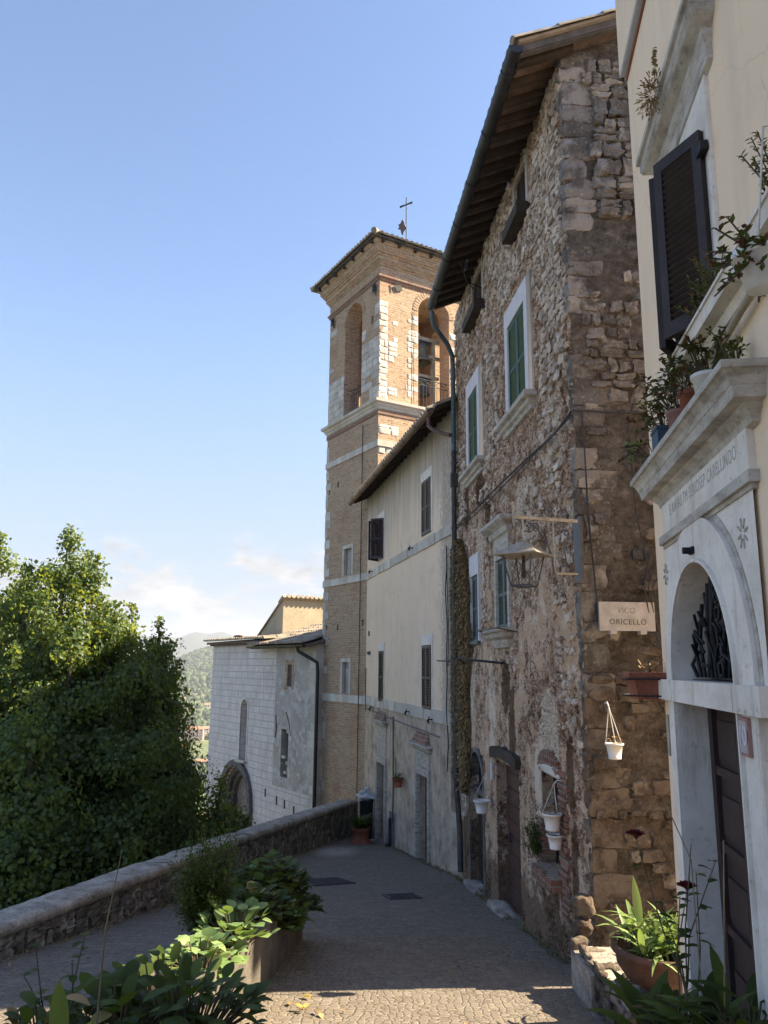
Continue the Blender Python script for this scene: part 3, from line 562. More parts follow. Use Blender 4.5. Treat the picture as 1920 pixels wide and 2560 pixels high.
# window families
def surround(parent,x0,x1,z0,z1,fw_,m,out=.02,top=.2,name='frame',bottom=True):
    b=MB(); b.box(x0-fw_,x0+.012,-out,.04,z0-(.02 if bottom else 0),z1+top); b.box(x1-.012,x1+fw_,-out,.04,z0-(.02 if bottom else 0),z1+top); b.box(x0+.012,x1-.012,-out,.04,z1-.008,z1+top)
    return b.build(name,m,parent)
def pane(parent,x0,x1,z0,z1,y,m='glass',name='pane'):
    b=MB(); b.box(x0,x1,y,y+.02,z0,z1); return b.build(name,MT[m],parent)
def winframe(parent,x0,x1,z0,z1,y,m='wood'):
    b=MB(); f=.045
    for a,c in((x0,x0+f),(x1-f,x1),((x0+x1)/2-f*.6,(x0+x1)/2+f*.6)): b.box(a,c,y,y+.04,z0,z1)
    for a,c in((z0,z0+f),(z1-f,z1)): b.box(x0+f,x1-f,y+.003,y+.037,a,c)
    o=b.build('window_frame',MT[m],parent); pane(o,x0+f,x1-f,z0+f,z1-f,y+.02); return o
def sill_prof(p,h): return [(.0,-h),(p*.25,-h*.97),(p*.3,-h*.72),(p*.55,-h*.62),(p*.62,-h*.42),(p*.9,-h*.34),(p,-h*.3),(p,0)]
SW=plain('white_paint',(.66,.63,.64),.85,.12,7,h=.5,d=.006)
for (x0,x1,z0,z1),wl,wr,pk in((GW1,.16,.30,.16),(GW2,.17,.42,.16)):
    wobj=surround(t,x0,x1,z0,z1,wl,SW,.022,.30,'window')
    fb=MB(); fb.box(x1+wl,x1+wr+.02,-.014,.04,z0-.02,z1+.30); fb.build('plaster_band',MT['beige'],wobj)
    hw=(x1-x0)/2
    for i,xx in enumerate((x0+.004,x0+hw+.003)):
        b=MB(); shutter(b,hw-.008,z1-z0-.02,(xx,.02,z0+.01),n=30); b.build('shutter',MT['green'],wobj)
    b=MB(); cornice(b,x0-.20,x1+wr-.05,[(a,z+z0-.02) for a,z in sill_prof(.16,.24)]); b.build('sill',MT['trav'],wobj); pane(wobj,x0,x1,z0,z1,.14,'dark')
for (x0,x1,z0,z1),L_ in((DW1,.5),(DW2,.5)):
    wobj=surround(t,x0,x1,z0,z1,.09,MT['trav'],.012,.06,'window'); hw=(x1-x0)/2
    for xx in(x0+.004,x0+hw+.003):
        b=MB(); shutter(b,hw-.008,z1-z0-.02,(xx,.06,z0+.01),n=24,mid=False); b.build('shutter',MT['dkshut'],wobj)
    b=MB(); b.box(x0-.12,x1+.12,-.19,-.0,z0-.20,z0-.02); b.box(x0-.13,x1+.13,-.20,0.,z0-.045,z0-.004) if False else None; b.build('sill',MT['wood'],wobj); pane(wobj,x0,x1,z0,z1,.17,'dark')
for (x0,x1,z0,z1),k in((BW1,1),(BW2,0)):
    wobj=surround(t,x0,x1,z0,z1,.10 if k else .07,MT['trav'] if k else SW,.03,.34 if k else .38,'window'); hw=(x1-x0)/2
    for xx in(x0+.004,x0+hw+.003):
        b=MB(); shutter(b,hw-.008,z1-z0-.02,(xx,.03,z0+.01),n=26); b.build('shutter',MT['blueg'],wobj)
    pane(wobj,x0,x1,z0,z1,.14,'dark')
    if k:
        b=MB(); cornice(b,x0-.16,x1+.14,[(.02,z1+.33),(.07,z1+.36),(.08,z1+.44),(.17,z1+.50),(.2,z1+.53),(.2,z1+.58)]); b.build('hood',MT['trav'],wobj)
        b=MB(); cornice(b,x0-.04,x1+.04,[(.0,z0-.30),(.05,z0-.28),(.08,z0-.17),(.15,z0-.13),(.17,z0-.07),(.21,z0-.05),(.21,z0-.0)]); b.build('sill',MT['trav'],wobj)
    else:
        b=MB(); b.box(x0-.05,x1+.05,-.06,.0,z0-.07,z0-.01); b.build('sill',MT['blueg'],wobj)
# arched door
x0,x1,z0,z1=ADR; d=MB(); zs=z1-.58
arch_fill(d,x0,x1,zs,z1,.04,.16,16); o=d.build('door_arch',MT['grey'],t)
d=MB(); arch_ring(d,x0+.001,x1-.001,z0,zs,-.012,.09,.09,16,rz=.575); d.build('arch_trim',MT['grey'],o)
d=MB(); d.box(x0+.02,x1-.02,.15,.19,z0+.02,zs-.1); 
for i in range(1,5): d.box(x0+.02+i*.22,x0+.03+i*.22,.142,.15,z0+.1,zs-.15)
dd=d.build('door',MT['wood'],t); d=MB(); d.box(x0,x1,.06,.14,zs-.16,zs-.06); d.build('transom',MT['greyiron'],dd); pane(dd,x0,x1,zs-.09,z1,.17,'dark')
d=MB(); d.box(x0-.06,x1+.10,-.13,.15,z0-.06,z0+.012); d.build('doorstep',MT['cap'],dd); d=MB(); d.box(x0-.04,x1+.1,-.11,.0,z0-.75,z0-.063); d.build('step_base',MT['facade'],dd)
# brown plank door
x0,x1,z0,z1=BDR
d=MB(); d.box(x0+.02,x1-.02,.17,.21,z0+.02,z1-.02)
for i in range(9): zz=z0+.1+i*.235; d.box(x0+.06,x1-.06,.155,.17,zz,zz+.222)
dd=d.build('door',MT['doorr'],t); d=MB(); d.tube([(x0+.35,.16,-2.5),(x0+.35,.12,-2.5),(x0+.35,.12,-2.62),(x0+.35,.16,-2.62)],.01,6); d.build('handle',MT['iron'],dd)
d=MB(); 
vs=[]
for i in range(9):
    f=i/8; zz=z1+.0+.07*math.sin(f*3)
    vs+=[(x0-.16+f*(x1-x0+.24),-.07,zz),(x0-.16+f*(x1-x0+.24),-.07,zz+.16+.02*math.sin(i*2)),(x0-.16+f*(x1-x0+.24),.1,zz),(x0-.16+f*(x1-x0+.24),.1,zz+.16)]
d.add(vs,[q_ for i in range(8) for q_ in((i*4,i*4+4,i*4+5,i*4+1),(i*4+1,i*4+5,i*4+7,i*4+3),(i*4,i*4+2,i*4+6,i*4+4))]+[(0,1,3,2),(32,34,35,33)]); d.build('lintel',MT['wood'],dd)
d=MB(); d.rock((x0+.42,-.02,z0-.01),(.50,.15,.05),3,rough=.06,pw=.85,k=5); d.rock((x1-.25,-.03,z0-.03),(.26,.13,.07),8,rough=.12,pw=.7); d.box(x0,x1,.0,.16,z0-.06,z0+.005); d.build('doorstep',MT['cap'],dd)
d=MB(); d.box(x0-.08,x1+.03,-.10,-.002,z0-.6,z0-.09); d.build('step_base',MT['facade'],dd)
# barred window in brick surround
x0,x1,z0,z1=BAR
rd2=random.Random(9); b=MB(); z=z0-.42
while z<z1+.06:
    l=rd2.uniform(.20,.34); b.box(x1-.01,x1+l,-.022+rd2.uniform(-.008,.008),.24,z,z+.056); 
    if z<-1.9: b.box(x0-rd2.uniform(.2,.3),x0+.01,-.022+rd2.uniform(-.008,.008),.24,z,z+.056)
    z+=.068
for i in range(9):
    xx=x0-.04+i*.092; b.obox((xx+.04,-.05,z0-.075),(.037,0,0),(0,.10,.015),(0,-.0,.075))
xm=(x0+x1)/2
for i in range(13):
    a=math.pi*(i+.5)/13; b.obox((xm-(x1-x0)*.5*math.cos(a),.05,z1+.02+.17*math.sin(a)),(.028*math.sin(a)+.0,0,.028*math.cos(a)*.5),(0,.085,0),(-.05*math.cos(a),0,.07*math.sin(a)+.02))
wobj=b.build('window',MT['redbrick'],t)
b=MB(); b.rock((xm+.0,.06,z1+.045),(.43,.10,.055),4,rough=.12,pw=.8,k=5); b.build('lintel',MT['lime'],wobj)
b=MB()
for i in range(5): b.tube([(x0+.1+i*.14,.14,z0-.02),(x0+.1+i*.14,.14,z1+.02)],.011,6)
for zz in(z0+.3,z0+.7): b.tube([(x0-.02,.14,zz),(x1+.02,.14,zz)],.009,6)
b.build('window_grille',MT['iron'],wobj); pane(wobj,x0,x1,z0,z1,.18,'dark')
# small niche window low at far left
b=MB(); b.box(.06,.10,-.0,.0,0,0) if False else None
# white plaster splash above barred window as a thin skim, number plaque
b=MB(); b.box(3.06,3.12,-.03,-.012,-1.72,-1.58) if False else b.box(3.02,3.13,-.05,-.035,-1.78,-1.52); b.build('number_tile',SW,t)
# iron brackets of the upper windows and the wall arms
b=MB()
b.tube([(2.9,-.03,6.9),(3.0,-.32,6.95),(3.6,-.55,7.0)],.012,6); b.tube([(3.0,-.32,6.95),(3.2,-.03,6.45)],.010,6)
b.tube([(3.85+.14*math.cos(a),-.5,6.8+.14*math.sin(a)*.5) for a in [i*.524 for i in range(13)]],.012,6)
b.build('line_bracket',MT['iron'],t)
b=MB(); b.tube([(2.45,-.35,.06),(2.7,-.5,.14),(3.3,-.3,.10),(3.9,-.02,.06)],.02,7); b.build('iron_arm',MT['iron'],t)
b=MB(); b.tube([(3.3,-.30,.58),(4.8,-.30,.56)],.014,6); b.tube([(4.75,-.3,.56),(4.75,.0,.50)],.012,6); b.tube([(3.35,-.3,.58),(3.35,.0,.52)],.012,6); b.build('pot_rail',MT['gutbr'],t)
b=MB(); b.tube([(-.9,-.28,.12),(.6,-.28,.10)],.016,6); b.build('iron_bar',MT['iron'],t)
# grey junction plate on the gable, crack and ring on the gable
b=MB(); b.box(SL+.02,SL+.04,.60,.80,1.20,1.31); b.build('junction_plate',MT['gut'],t)
# ------------------------------------------------------------------ beige house
t=beige=thing('plastered_house','beige plastered house with brown shutters between bell tower and tall stone house','house',FB,(0,0,-5.4))
W1=(1.75,2.60,3.20,4.45); W2=(7.05,7.85,3.14,4.50); W3=(2.12,2.75,-1.02,.44); W4=(7.08,7.85,-.98,.50)
D1=(2.05,3.05,-4.95,-2.75); D2=(6.60,7.55,-4.42,-2.48)
mb=MB(); grid_wall(mb,[(0,0),(10.2,0)],-6,5.9,1.0,[W1,W2,W3,W4,D1+(.25,),D2+(.25,),(9.25,9.6,-2.9,-2.2,.3)])
mb.add([(0,0,-6),(0,6,-6),(0,6,8.2),(0,0,5.9)],[(0,1,2,3)]) 
mb.box(.1,10.,.5,.6,-5.9,5.6); mb.box(.1,10.,6.5,6.7,-5.9,7.9)
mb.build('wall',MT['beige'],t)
pane(t,9.25,9.6,-2.9,-2.2,.28,'dark','niche')
def bz(y): return 5.68+.46*y
rf=MB(); rf.prism([(-.52,bz(-.52)+.05),(5,bz(5)+.05),(5,bz(5)),(-.52,bz(-.52))],-.12,9.95,ax='x'); o=rf.build('roof',MT['wood'],t)
tl=MB(); tiles(tl,(-.02,-.56,bz(-.56)+.07),(.21,0,0),(0,1,.46),47,5.3,.1,9,seed=4)
for i in range(8): s=-.5+i*.6; tl.obox((9.93,s+.3,bz(s+.3)+.085),(.12,0,0),(0,.32,.32*.46),(0,-.01,.03))
tl.build('roof_tiles',MT['tile'],o)
for i in range(24):
    x=.1+i*.41; rb=MB(); rb.obox((x,-.2,bz(-.2)-.045),(.035,0,0),(0,.30,.30*.46),(0,0,.042)); rb.build('rafter',MT['wood'],o)
g=MB(); halfgutter(g,-.15,9.9,-.60,bz(-.6)+.02,.085); g.build('gutter',MT['gutbr'],t)
g=MB(); g.tube([(9.75,-.60,5.30),(9.75,-.60,5.12),(9.85,-.5,4.98),(10.05,-.33,4.86),(10.2,-.25,4.8)],.045,9); g.build('outlet_pipe',MT['gutbr'],t)
# string courses
for (zc,hh) in((2.92,.24),(-1.08,.26)):
    b=MB(); x=-.03
    while x<9.6:
        l=min(rnd.uniform(.35,.75),9.62-x); b.box(x+.004,x+l-.004,-.035+rnd.uniform(-.006,.006),.05,zc-hh/2+rnd.uniform(-.008,.008),zc+hh/2+rnd.uniform(-.008,.008)); x+=l
    b.build('string_course',MT['lime'],t)
for (x0,x1,z0,z1),ang in((W1,55),(W2,0),(W3,12),(W4,0)):
    wobj=surround(t,x0,x1,z0,z1,.10,MT['wash'],.018,.24,'window',bottom=False); hw=(x1-x0)/2
    a=R(ang)
    for s in(0,1):
        b=MB(); O=(x0+.004,-.02,z0+.01) if s==0 else (x1-.004,-.02,z0+.01); X=(math.cos(a),-math.sin(a),0) if s==0 else (-math.cos(a),-math.sin(a),0); Yv=(math.sin(a),math.cos(a),0) if s==0 else (-math.sin(a),math.cos(a),0)
        shutter(b,hw-.008,z1-z0-.02,O,X,Yv,n=26); b.build('shutter',MT['brown'],wobj)
    winframe(wobj,x0,x1,z0,z1,.18); pane(wobj,x0,x1,z0,z1,.24,'dark','room_dark')
for x0,z0 in((1.35,-1.30),(1.0,2.95),(5.9,-1.15),(8.0,-1.2),(6.2,2.95)):
    b=MB(); b.tube([(x0,0,z0+.03),(x0,-.14,z0+.03),(x0+.1,-.18,z0+.0),(x0+.14,-.15,z0-.05)],.016,6); b.tube([(x0-.03,-.12,z0-.04),(x0+.03,-.12,z0+.09)],.014,6); b.build('shutter_stay',MT['iron'],t)
# doors with stone surrounds and hoods
for (x0,x1,z0,z1),hz,hx,m in((D1,-1.72,.15,'wood'),(D2,-1.95,.22,'doorg')):
    so_=MB(); f=.16; so_.box(x0-f,x0+.01,-.04,.05,z0-.3,z1); so_.box(x1-.01,x1+f,-.04,.05,z0-.3,z1); so_.box(x0-f,x1+f,-.045,.05,z1+.0005,z1+.17)
    so_.box(x0-f+.03,x0-.04,-.055,-.04,z0-.3,z1); so_.box(x1+.04,x1+f-.03,-.055,-.04,z0-.3,z1)
    dd=so_.build('door_surround',MT['trav'],t); d=MB(); d.box(x0,x1,.18,.22,z0,z1)
    for i in range(1,6): d.box(x0+i*(x1-x0)/6-.004,x0+i*(x1-x0)/6+.004,.172,.18,z0+.05,z1-.05)
    dr=d.build('door',MT[m],t); d=MB(); d.box(x0+.2,x0+.5,.16,.178,-3.55 if m=='doorg' else -3.9,-3.5 if m=='doorg' else -3.86); d.build('letter_slot',MT['steel'],dr)
    d=MB(); d.box(x0-.12,x1+.14,-.22,.2,z0-.05,z0+.01); d.build('doorstep',MT['lime'],dr)
    d=MB(); d.box(x0-.1,x1+.1,-.02,.05,z1+.18,hz); cornice(d,x0-hx*.9,x1+hx*.9,[(.03,hz),(.08,hz+.04),(.10,hz+.10),(.17,hz+.13),(.17,hz+.18)]); hd=d.build('door_hood',MT['trav'],t)
    d=MB(); a0,a1=x0-hx*.8,x1+hx*.8; d.add([(a0,-.14,hz+.182),(a1,-.14,hz+.182),(a1-.12,-.0,hz+.42),(a0+.12,-.0,hz+.42),(a0,0,hz+.182),(a1,0,hz+.182)],[(0,1,2,3),(0,3,4),(1,5,2)]); d.build('hood_tiles',MT['redbrick'],hd)
b=MB(); b.box(6.28,6.36,-.03,.0,-3.05,-2.82); b.build('number_tile',SW,t)
b=MB(); b.box(1.80,1.86,-.03,.0,-2.95,-2.75); b.build('number_tile',SW,t)
b=MB(); b.box(.5,.72,-.08,0,.35,.45); b.build('vent',MT['greyiron'],t)
b=MB(); b.box(.42,.55,-.03,0,.95,1.1); b.build('vent',MT['greyiron'],t)
b=MB(); b.tube([(4.1,-.03,-1.35),(4.15,-.03,-3.3),(4.1,-.03,-4.1)],.018,6); b.tube([(.25,-.05,-1.4),(.25,-.05,-.1),(.34,-.05,-.1)],.016,6); b.tube([(4.45,-.03,-2.4),(4.45,-.03,-2.95)],.014,6)
b.tube([(.25,-.045,-1.33),(4.,-.045,-1.42),(8.6,-.045,-1.5)],.014,6); b.build('wall_conduit',MT['greyiron'],t)
b=MB(); b.tube([(9.12+.03*math.sin(z*3),-.03-.01*math.sin(z*5),z) for z in [2.6-i*.25 for i in range(20)]],.012,5); b.tube([(9.2+.05*math.sin(z*2),-.03,z) for z in [2.4-i*.3 for i in range(9)]],.009,5); b.build('hanging_wire',MT['iron'],t)
b=MB(); b.tube([(3.9,-.06,-4.0),(3.9,-.06,-4.75),(3.95,-.10,-4.85),(4.0,-.14,-5.0),(4.0,-.16,-5.02)],.035,8); b.tube([(3.95,-.12,-4.62),(4.02,-.14,-5.1)],.06,9); b.tube([(4.02,-.14,-4.98),(3.85,-.34,-5.02)],.065,9); b.build('rain_spout',MT['gut'],t)
b=MB(); b.box(3.62,4.25,-.012,.0,-4.75,-3.85); b.build('cement_patch',plain('blue_grey_cement',(.14,.155,.175),.9,.3,6),t)
# ------------------------------------------------------------------ bell tower
t=tower=thing('bell_tower','square ochre brick bell tower with white stone corners and open belfry','tower',FT,(-1.3,0,-6))
X0,X1,Y1=-3.26,.63,4.6; TW=.62
AL=(-1.96,-.62,8.98,13.30); ARx=(1.62,2.98) # arch on left face (x), arch on right face (y)
mb=MB(); wins=[(-1.68,-1.12,3.12,4.06,.5),(-1.66,-1.16,-.93,.12,.5)]
putlog=[(-2.35,-2.22,6.45,6.65,.2),(-3.05,-2.95,6.3,6.5,.2),(-3.0,-2.9,1.25,1.42,.2),(-2.15,-2.02,1.22,1.42,.2),(-.32,-.2,1.3,1.5,.2),(.05,.18,11.95,12.25,.2)]
def tower_wall(z0,z1,hol): pass
grid_wall(mb,[(X0,0),(X1,0)],-8,14.0,2.0,[(a-X0,b_-X0,c_,d_,e_) for a,b_,c_,d_,e_ in wins+putlog+[AL+(TW,)]])
grid_wall(mb,[(X1,0),(X1,Y1)],-8,14.0,2.0,[(ARx[0],ARx[1],8.98,13.30,TW)])
grid_wall(mb,[(X1,Y1),(X0,Y1)],-8,14.0,2.0,[(1.3,2.6,8.98,13.30,TW)])
grid_wall(mb,[(X0,Y1),(X0,0)],-8,14.0,2.0,[(1.6,2.96,8.98,13.30,TW)])
arch_fill(mb,AL[0],AL[1],12.63,13.30,0,TW,16); 
n=16;zs=12.63
def afill_y(mb,xf,y0,y1,sgn):
    ym=(y0+y1)/2;ry=(y1-y0)/2
    P=[(ym-ry*math.cos(math.pi*i/n),zs+.67*math.sin(math.pi*i/n)) for i in range(n+1)]
    for a,b in zip(P,P[1:]):
        mb.add([(xf,a[0],a[1]),(xf,b[0],b[1]),(xf,b[0],13.301),(xf,a[0],13.301)],[(0,1,2,3)]); mb.add([(xf,a[0],a[1]),(xf,b[0],b[1]),(xf+sgn*TW,b[0],b[1]),(xf+sgn*TW,a[0],a[1])],[(3,2,1,0)],0,True)
        mb.add([(xf+sgn*TW,a[0],a[1]),(xf+sgn*TW,b[0],b[1]),(xf+sgn*TW,b[0],13.301),(xf+sgn*TW,a[0],13.301)],[(3,2,1,0)])
afill_y(mb,X1,ARx[0],ARx[1],-1); afill_y(mb,X0,1.64,3.0,1)
P=[(-1.97+.65*0-.65*math.cos(math.pi*i/n)+.65,zs+.67*math.sin(math.pi*i/n)) for i in range(n+1)]
# inner faces of the belfry room
xi0,xi1,yi0,yi1=X0+TW,X1-TW,TW,Y1-TW
def inner(path,hol): grid_wall(mb,path,8.95,14.0,2.0,hol)
inner([(xi1,yi0),(xi0,yi0)],[(xi1-AL[1],xi1-AL[0],8.98,13.30,0)]); inner([(xi1,yi1),(xi1,yi0)],[(yi1-ARx[1],yi1-ARx[0],8.98,13.30,0)])
inner([(xi0,yi1),(xi1,yi1)],[(-1.97-xi0,-.67-xi0,8.98,13.30,0)] if False else [(X1-2.6-xi0,X1-1.3-xi0,8.98,13.30,0)]); inner([(xi0,yi0),(xi0,yi1)],[(1.64-yi0,3.0-yi0,8.98,13.30,0)])
arch_fill(mb,AL[0],AL[1],12.63,13.30,TW,0.0,16)
mb.box(X0+.02,X1-.02,.02,Y1-.02,8.70,8.955); mb.box(X0+.02,X1-.02,.02,Y1-.02,14.0,14.1)
# arch brick rings
b=mb
for i in range(22):
    a=math.pi*(i+.5)/22
    for (xm_,f) in((-1.29,0),):
        b.obox((xm_-.80*math.cos(a),-.006,12.63+.80*math.sin(a)),(.045*math.sin(a),0,.045*math.cos(a)),(0,.012,0),(-.11*math.cos(a),0,.11*math.sin(a)))
    b.obox((X1+.006,2.30-.80*math.cos(a),12.63+.80*math.sin(a)),(0,.045*math.sin(a),.045*math.cos(a)),(.012,0,0),(0,-.11*math.cos(a),.11*math.sin(a)))
# dark backs of slit windows, limestone frames
for (x0,x1,z0,z1,d_) in wins:
    b=MB(); f=.13; b.box(x0-f,x0+.005,-.02,.08,z0-.02,z1+f); b.box(x1-.005,x1+f,-.02,.08,z0-.02,z1+f); b.box(x0+.005,x1-.005,-.022,.08,z1-.004,z1+f); wo=b.build('window',MT['lime'],t); pane(wo,x0,x1,z0,z1,.42,'dark')
    b=MB(); b.box(x0,x0+(x1-x0)*.45,.12,.41,z0,z1); b.build('inner_jamb',MT['greyr'],wo)
# quoins and limestone patches
q=mb; rq=random.Random(21)
def blocks_x(x0,x1,z0,z1,h=(.2,.3),l=(.25,.6),side=None,p=1.):
    z=z0
    while z<z1:
        hh=min(rq.uniform(*h),z1-z); x=x0+ (0 if side else 0)
        if hh<.08: break
        while x<x1-.05:
            ll=min(rq.uniform(*l),x1-x)
            if x1-x-ll<.12: ll=x1-x
            if rq.random()<p: q.rock((x+ll/2,.02,z+hh/2),(ll/2*.99,.026+rq.uniform(0,.008),hh/2*.98),rq.random()*90,rough=.07,pw=.92,k=4)
            x+=ll
        z+=hh
def blocks_y(y0,y1,z0,z1,h=(.2,.3),l=(.25,.6),p=1.):
    z=z0
    while z<z1:
        hh=min(rq.uniform(*h),z1-z); y=y0
        if hh<.08: break
        while y<y1-.05:
            ll=min(rq.uniform(*l),y1-y)
            if y1-y-ll<.12: ll=y1-y
            if rq.random()<p: q.rock((X1-.02,y+ll/2,z+hh/2),(.021+rq.uniform(0,.006),ll/2*.99,hh/2*.98),rq.random()*90,rough=.10,pw=.85,k=4)
            y+=ll
        z+=hh
nb0=len(mb.mi)
z=-7.5
while z<8.55: # left corner long and short work
    h=rq.uniform(.24,.34); l=rq.choice((.2,.42)); q.box(X0-.012,X0+l,-.014,.3,z+.005,z+h-.005); z+=h
    if rq.random()<.35: z+=rq.uniform(.05,.3)
for zb_,zt_ in((9.0,10.75),):
    blocks_x(X0-.0,AL[0]-.003,zb_,zt_,p=.96); blocks_x(AL[1]+.003,X1+.01,zb_,11.35,p=.95)
blocks_x(X0,X0+.75,10.9,11.3,p=.7); blocks_x(X0,X0+.6,12.6,13.1,p=.5)
blocks_x(X1-.35,X1+.01,11.35,12.6,p=.85); blocks_x(AL[1],AL[1]+.3,11.5,11.9)
blocks_y(-.01,.34,9.0,12.7,l=(.2,.34),p=.93); blocks_y(.34,.74,9.2,12.0,p=.36,l=(.16,.36),h=(.14,.26)); blocks_y(1.15,1.6,9.1,12.4,h=(.16,.26),p=.42,l=(.18,.4)); blocks_y(.8,1.3,9.5,10.9,h=(.14,.24),p=.3,l=(.2,.45)); blocks_y(3.0,4.6,9.2,12.4,p=.3)
blocks_y(.0,.8,7.75,8.1); blocks_y(.0,.8,7.05,7.45)
for i_ in range(nb0,len(mb.mi)): mb.mi[i_]=1
mb.build('brick_wall',[MT['brick'],MT['lime']],t)
for (zc,hh) in((7.42,.22),(2.93,.24),(-1.1,.26)):
    q=MB(); x=X0-.03
    while x<X1+.02:
        l=min(rq.uniform(.3,.6),X1+.03-x); q.box(x+.003,x+l-.003,-.045,.05,zc-hh/2,zc+hh/2); x+=l
    if zc>7: q.box(X1-.04,X1+.04,-.04,.75,7.32,7.54)
    q.build('string_course',MT['lime'],t)
# cornices (profile swept round all four sides)
def ring(name,prof,m,par=t):
    V=[];F=[];mm=len(prof)
    for (sx,sy) in((-1,-1),(1,-1),(1,1),(-1,1)):
        for o_,z in prof: V.append((X0-o_ if sx<0 else X1+o_,-o_ if sy<0 else Y1+o_,z))
    for e in range(4):
        for i in range(mm-1): F.append((e*mm+i,((e+1)%4)*mm+i,((e+1)%4)*mm+i+1,e*mm+i+1))
    b=MB(); b.add(V,F); return b.build(name,m,par)
ring('terracotta_band',[(0,8.46),(.03,8.46),(.035,8.60),(0,8.60)],MT['redbrick']); ring('ledge',[(.0,8.62),(.05,8.66),(.06,8.72),(.10,8.75),(.12,8.82),(.20,8.86),(.21,8.95),(.0,9.0)],MT['lime'])
ring('lower_moulding',[(0,13.42),(.04,13.45),(.045,13.50),(.09,13.55),(.09,13.60),(0,13.63)],MT['redbrick'])
ring('frieze',[(.012,13.62),(.014,13.98)],MT['brick'])
ring('cornice',[(.0,13.98),(.05,14.0),(.05,14.06),(.10,14.08),(.10,14.13),(.15,14.16),(.15,14.28),(.20,14.31),(.20,14.36),(.26,14.39),(.26,14.44),(.32,14.50),(.33,14.62),(.40,14.66),(.42,14.74),(.0,14.76)],MT['brick'])
rb=random.Random(2)
b=MB()
for i in range(7):
    x=X0-.2+i*.70; b.box(x,x+.11,-.52,.0,14.64,14.76)
for i in range(8):
    y=-.2+i*.68; b.box(X1+.0,X1+.52,y,y+.11,14.64,14.76)
b.build('eave_brackets',MT['wood'],t)
rf=MB(); e=.56; zt=14.80; xm,ym=(X0+X1)/2,Y1/2; ap=16.25
V=[(X0-e,-e,zt),(X1+e,-e,zt),(X1+e,Y1+e,zt),(X0-e,Y1+e,zt),(X0-e,-e,zt-.045),(X1+e,-e,zt-.045),(X1+e,Y1+e,zt-.045),(X0-e,Y1+e,zt-.045),(xm,ym,ap)]
rf.add(V,[(0,1,8),(1,2,8),(2,3,8),(3,0,8),(0,4,5,1),(1,5,6,2),(2,6,7,3),(3,7,4,0),(4,7,6,5)]); ro=rf.build('roof',MT['conc'],t)
tl=MB(); sw=X1-X0+2*e; sd_=Y1+2*e; hgt=ap-zt
def hip(w_,run):
    L_=math.hypot(run,hgt)
    return lambda c:(0,L_*min(1,(2*min(c*.205+.05,w_-c*.205-.05)/w_)))
U1=Vector((0,ym+e,hgt)).normalized(); U2=Vector((-(X1+e-xm),0,hgt)).normalized()
tiles(tl,(X0-e+.05,-e-.03,zt+.02),(.205,0,0),U1,int(sw/.205),math.hypot(ym+e,hgt),.105,7,hip(sw,ym+e),1)
tiles(tl,(X1+e+.03,-e+.05,zt+.02),(0,.205,0),U2,int(sd_/.205),math.hypot(X1+e-xm,hgt),.105,7,hip(sd_,X1+e-xm),2)
tiles(tl,(X1+e-.05,Y1+e+.03,zt+.02),(-.205,0,0),Vector((0,-(ym+e),hgt)).normalized(),int(sw/.205),math.hypot(ym+e,hgt),.105,7,hip(sw,ym+e),3)
tiles(tl,(X0-e-.03,Y1+e-.05,zt+.02),(0,-.205,0),Vector(((X1+e-xm),0,hgt)).normalized(),int(sd_/.205),math.hypot(X1+e-xm,hgt),.105,7,hip(sd_,X1+e-xm),4)
for (cx,cy) in((X0-e,-e),(X1+e,-e),(X1+e,Y1+e),(X0-e,Y1+e)):
    for i in range(8): 
        a=Vector((cx,cy,zt+.08)).lerp(Vector((xm,ym,ap+.08)),i/8-.02); c_=Vector((cx,cy,zt+.08)).lerp(Vector((xm,ym,ap+.08)),(i+1)/8); tl.tube([a,c_],[.11,.085],8)
tl.build('roof_tiles',MT['tile'],ro)
cr=MB(); C0=Vector((xm+.02,ym,16.2)); cr.tube([C0,C0+Vector((0,0,2.35))],.022,6)
dx=Vector((.75,.35,0)).normalized(); 
for s in(-1,1):
    a=C0+Vector((0,0,2.02)); cr.add([a+Vector((0,0,-.02)),a+Vector((0,0,.02)),a+dx*s*.30+Vector((0,0,.045)),a+dx*s*.30+Vector((0,0,-.045)),a+Vector((.012,-.02,-.02)),a+Vector((.012,-.02,.02)),a+dx*s*.30+Vector((.012,-.02,.045)),a+dx*s*.30+Vector((.012,-.02,-.045))],[(0,1,2,3),(7,6,5,4),(1,5,6,2),(0,3,7,4),(3,2,6,7)])
cs=cr.build('cross',MT['iron'],ro)
wv=MB(); c_=C0+Vector((-.17,.0,.93)); D=-dx
pts=[(0.02,.0),(.05,.16),(.16,.22),(.10,.27),(.16,.42),(.24,.40),(.26,.30),(.40,.26),(.33,.17),(.40,.08),(.28,.02),(.22,-.22),(.16,-.26),(.12,-.10)]
A=[C0+D*p[0]+Vector((0,0,1.0+p[1])) for p in pts]; Bk=[p+Vector((-.01,.03,0)) for p in A]; k=len(pts)
wv.add(A+Bk,[tuple(range(k)),tuple(range(2*k-1,k-1,-1))]+[(i,k+i,k+(i+1)%k,(i+1)%k) for i in range(k)]); wv.build('weather_vane',MT['gutbr'],cs)
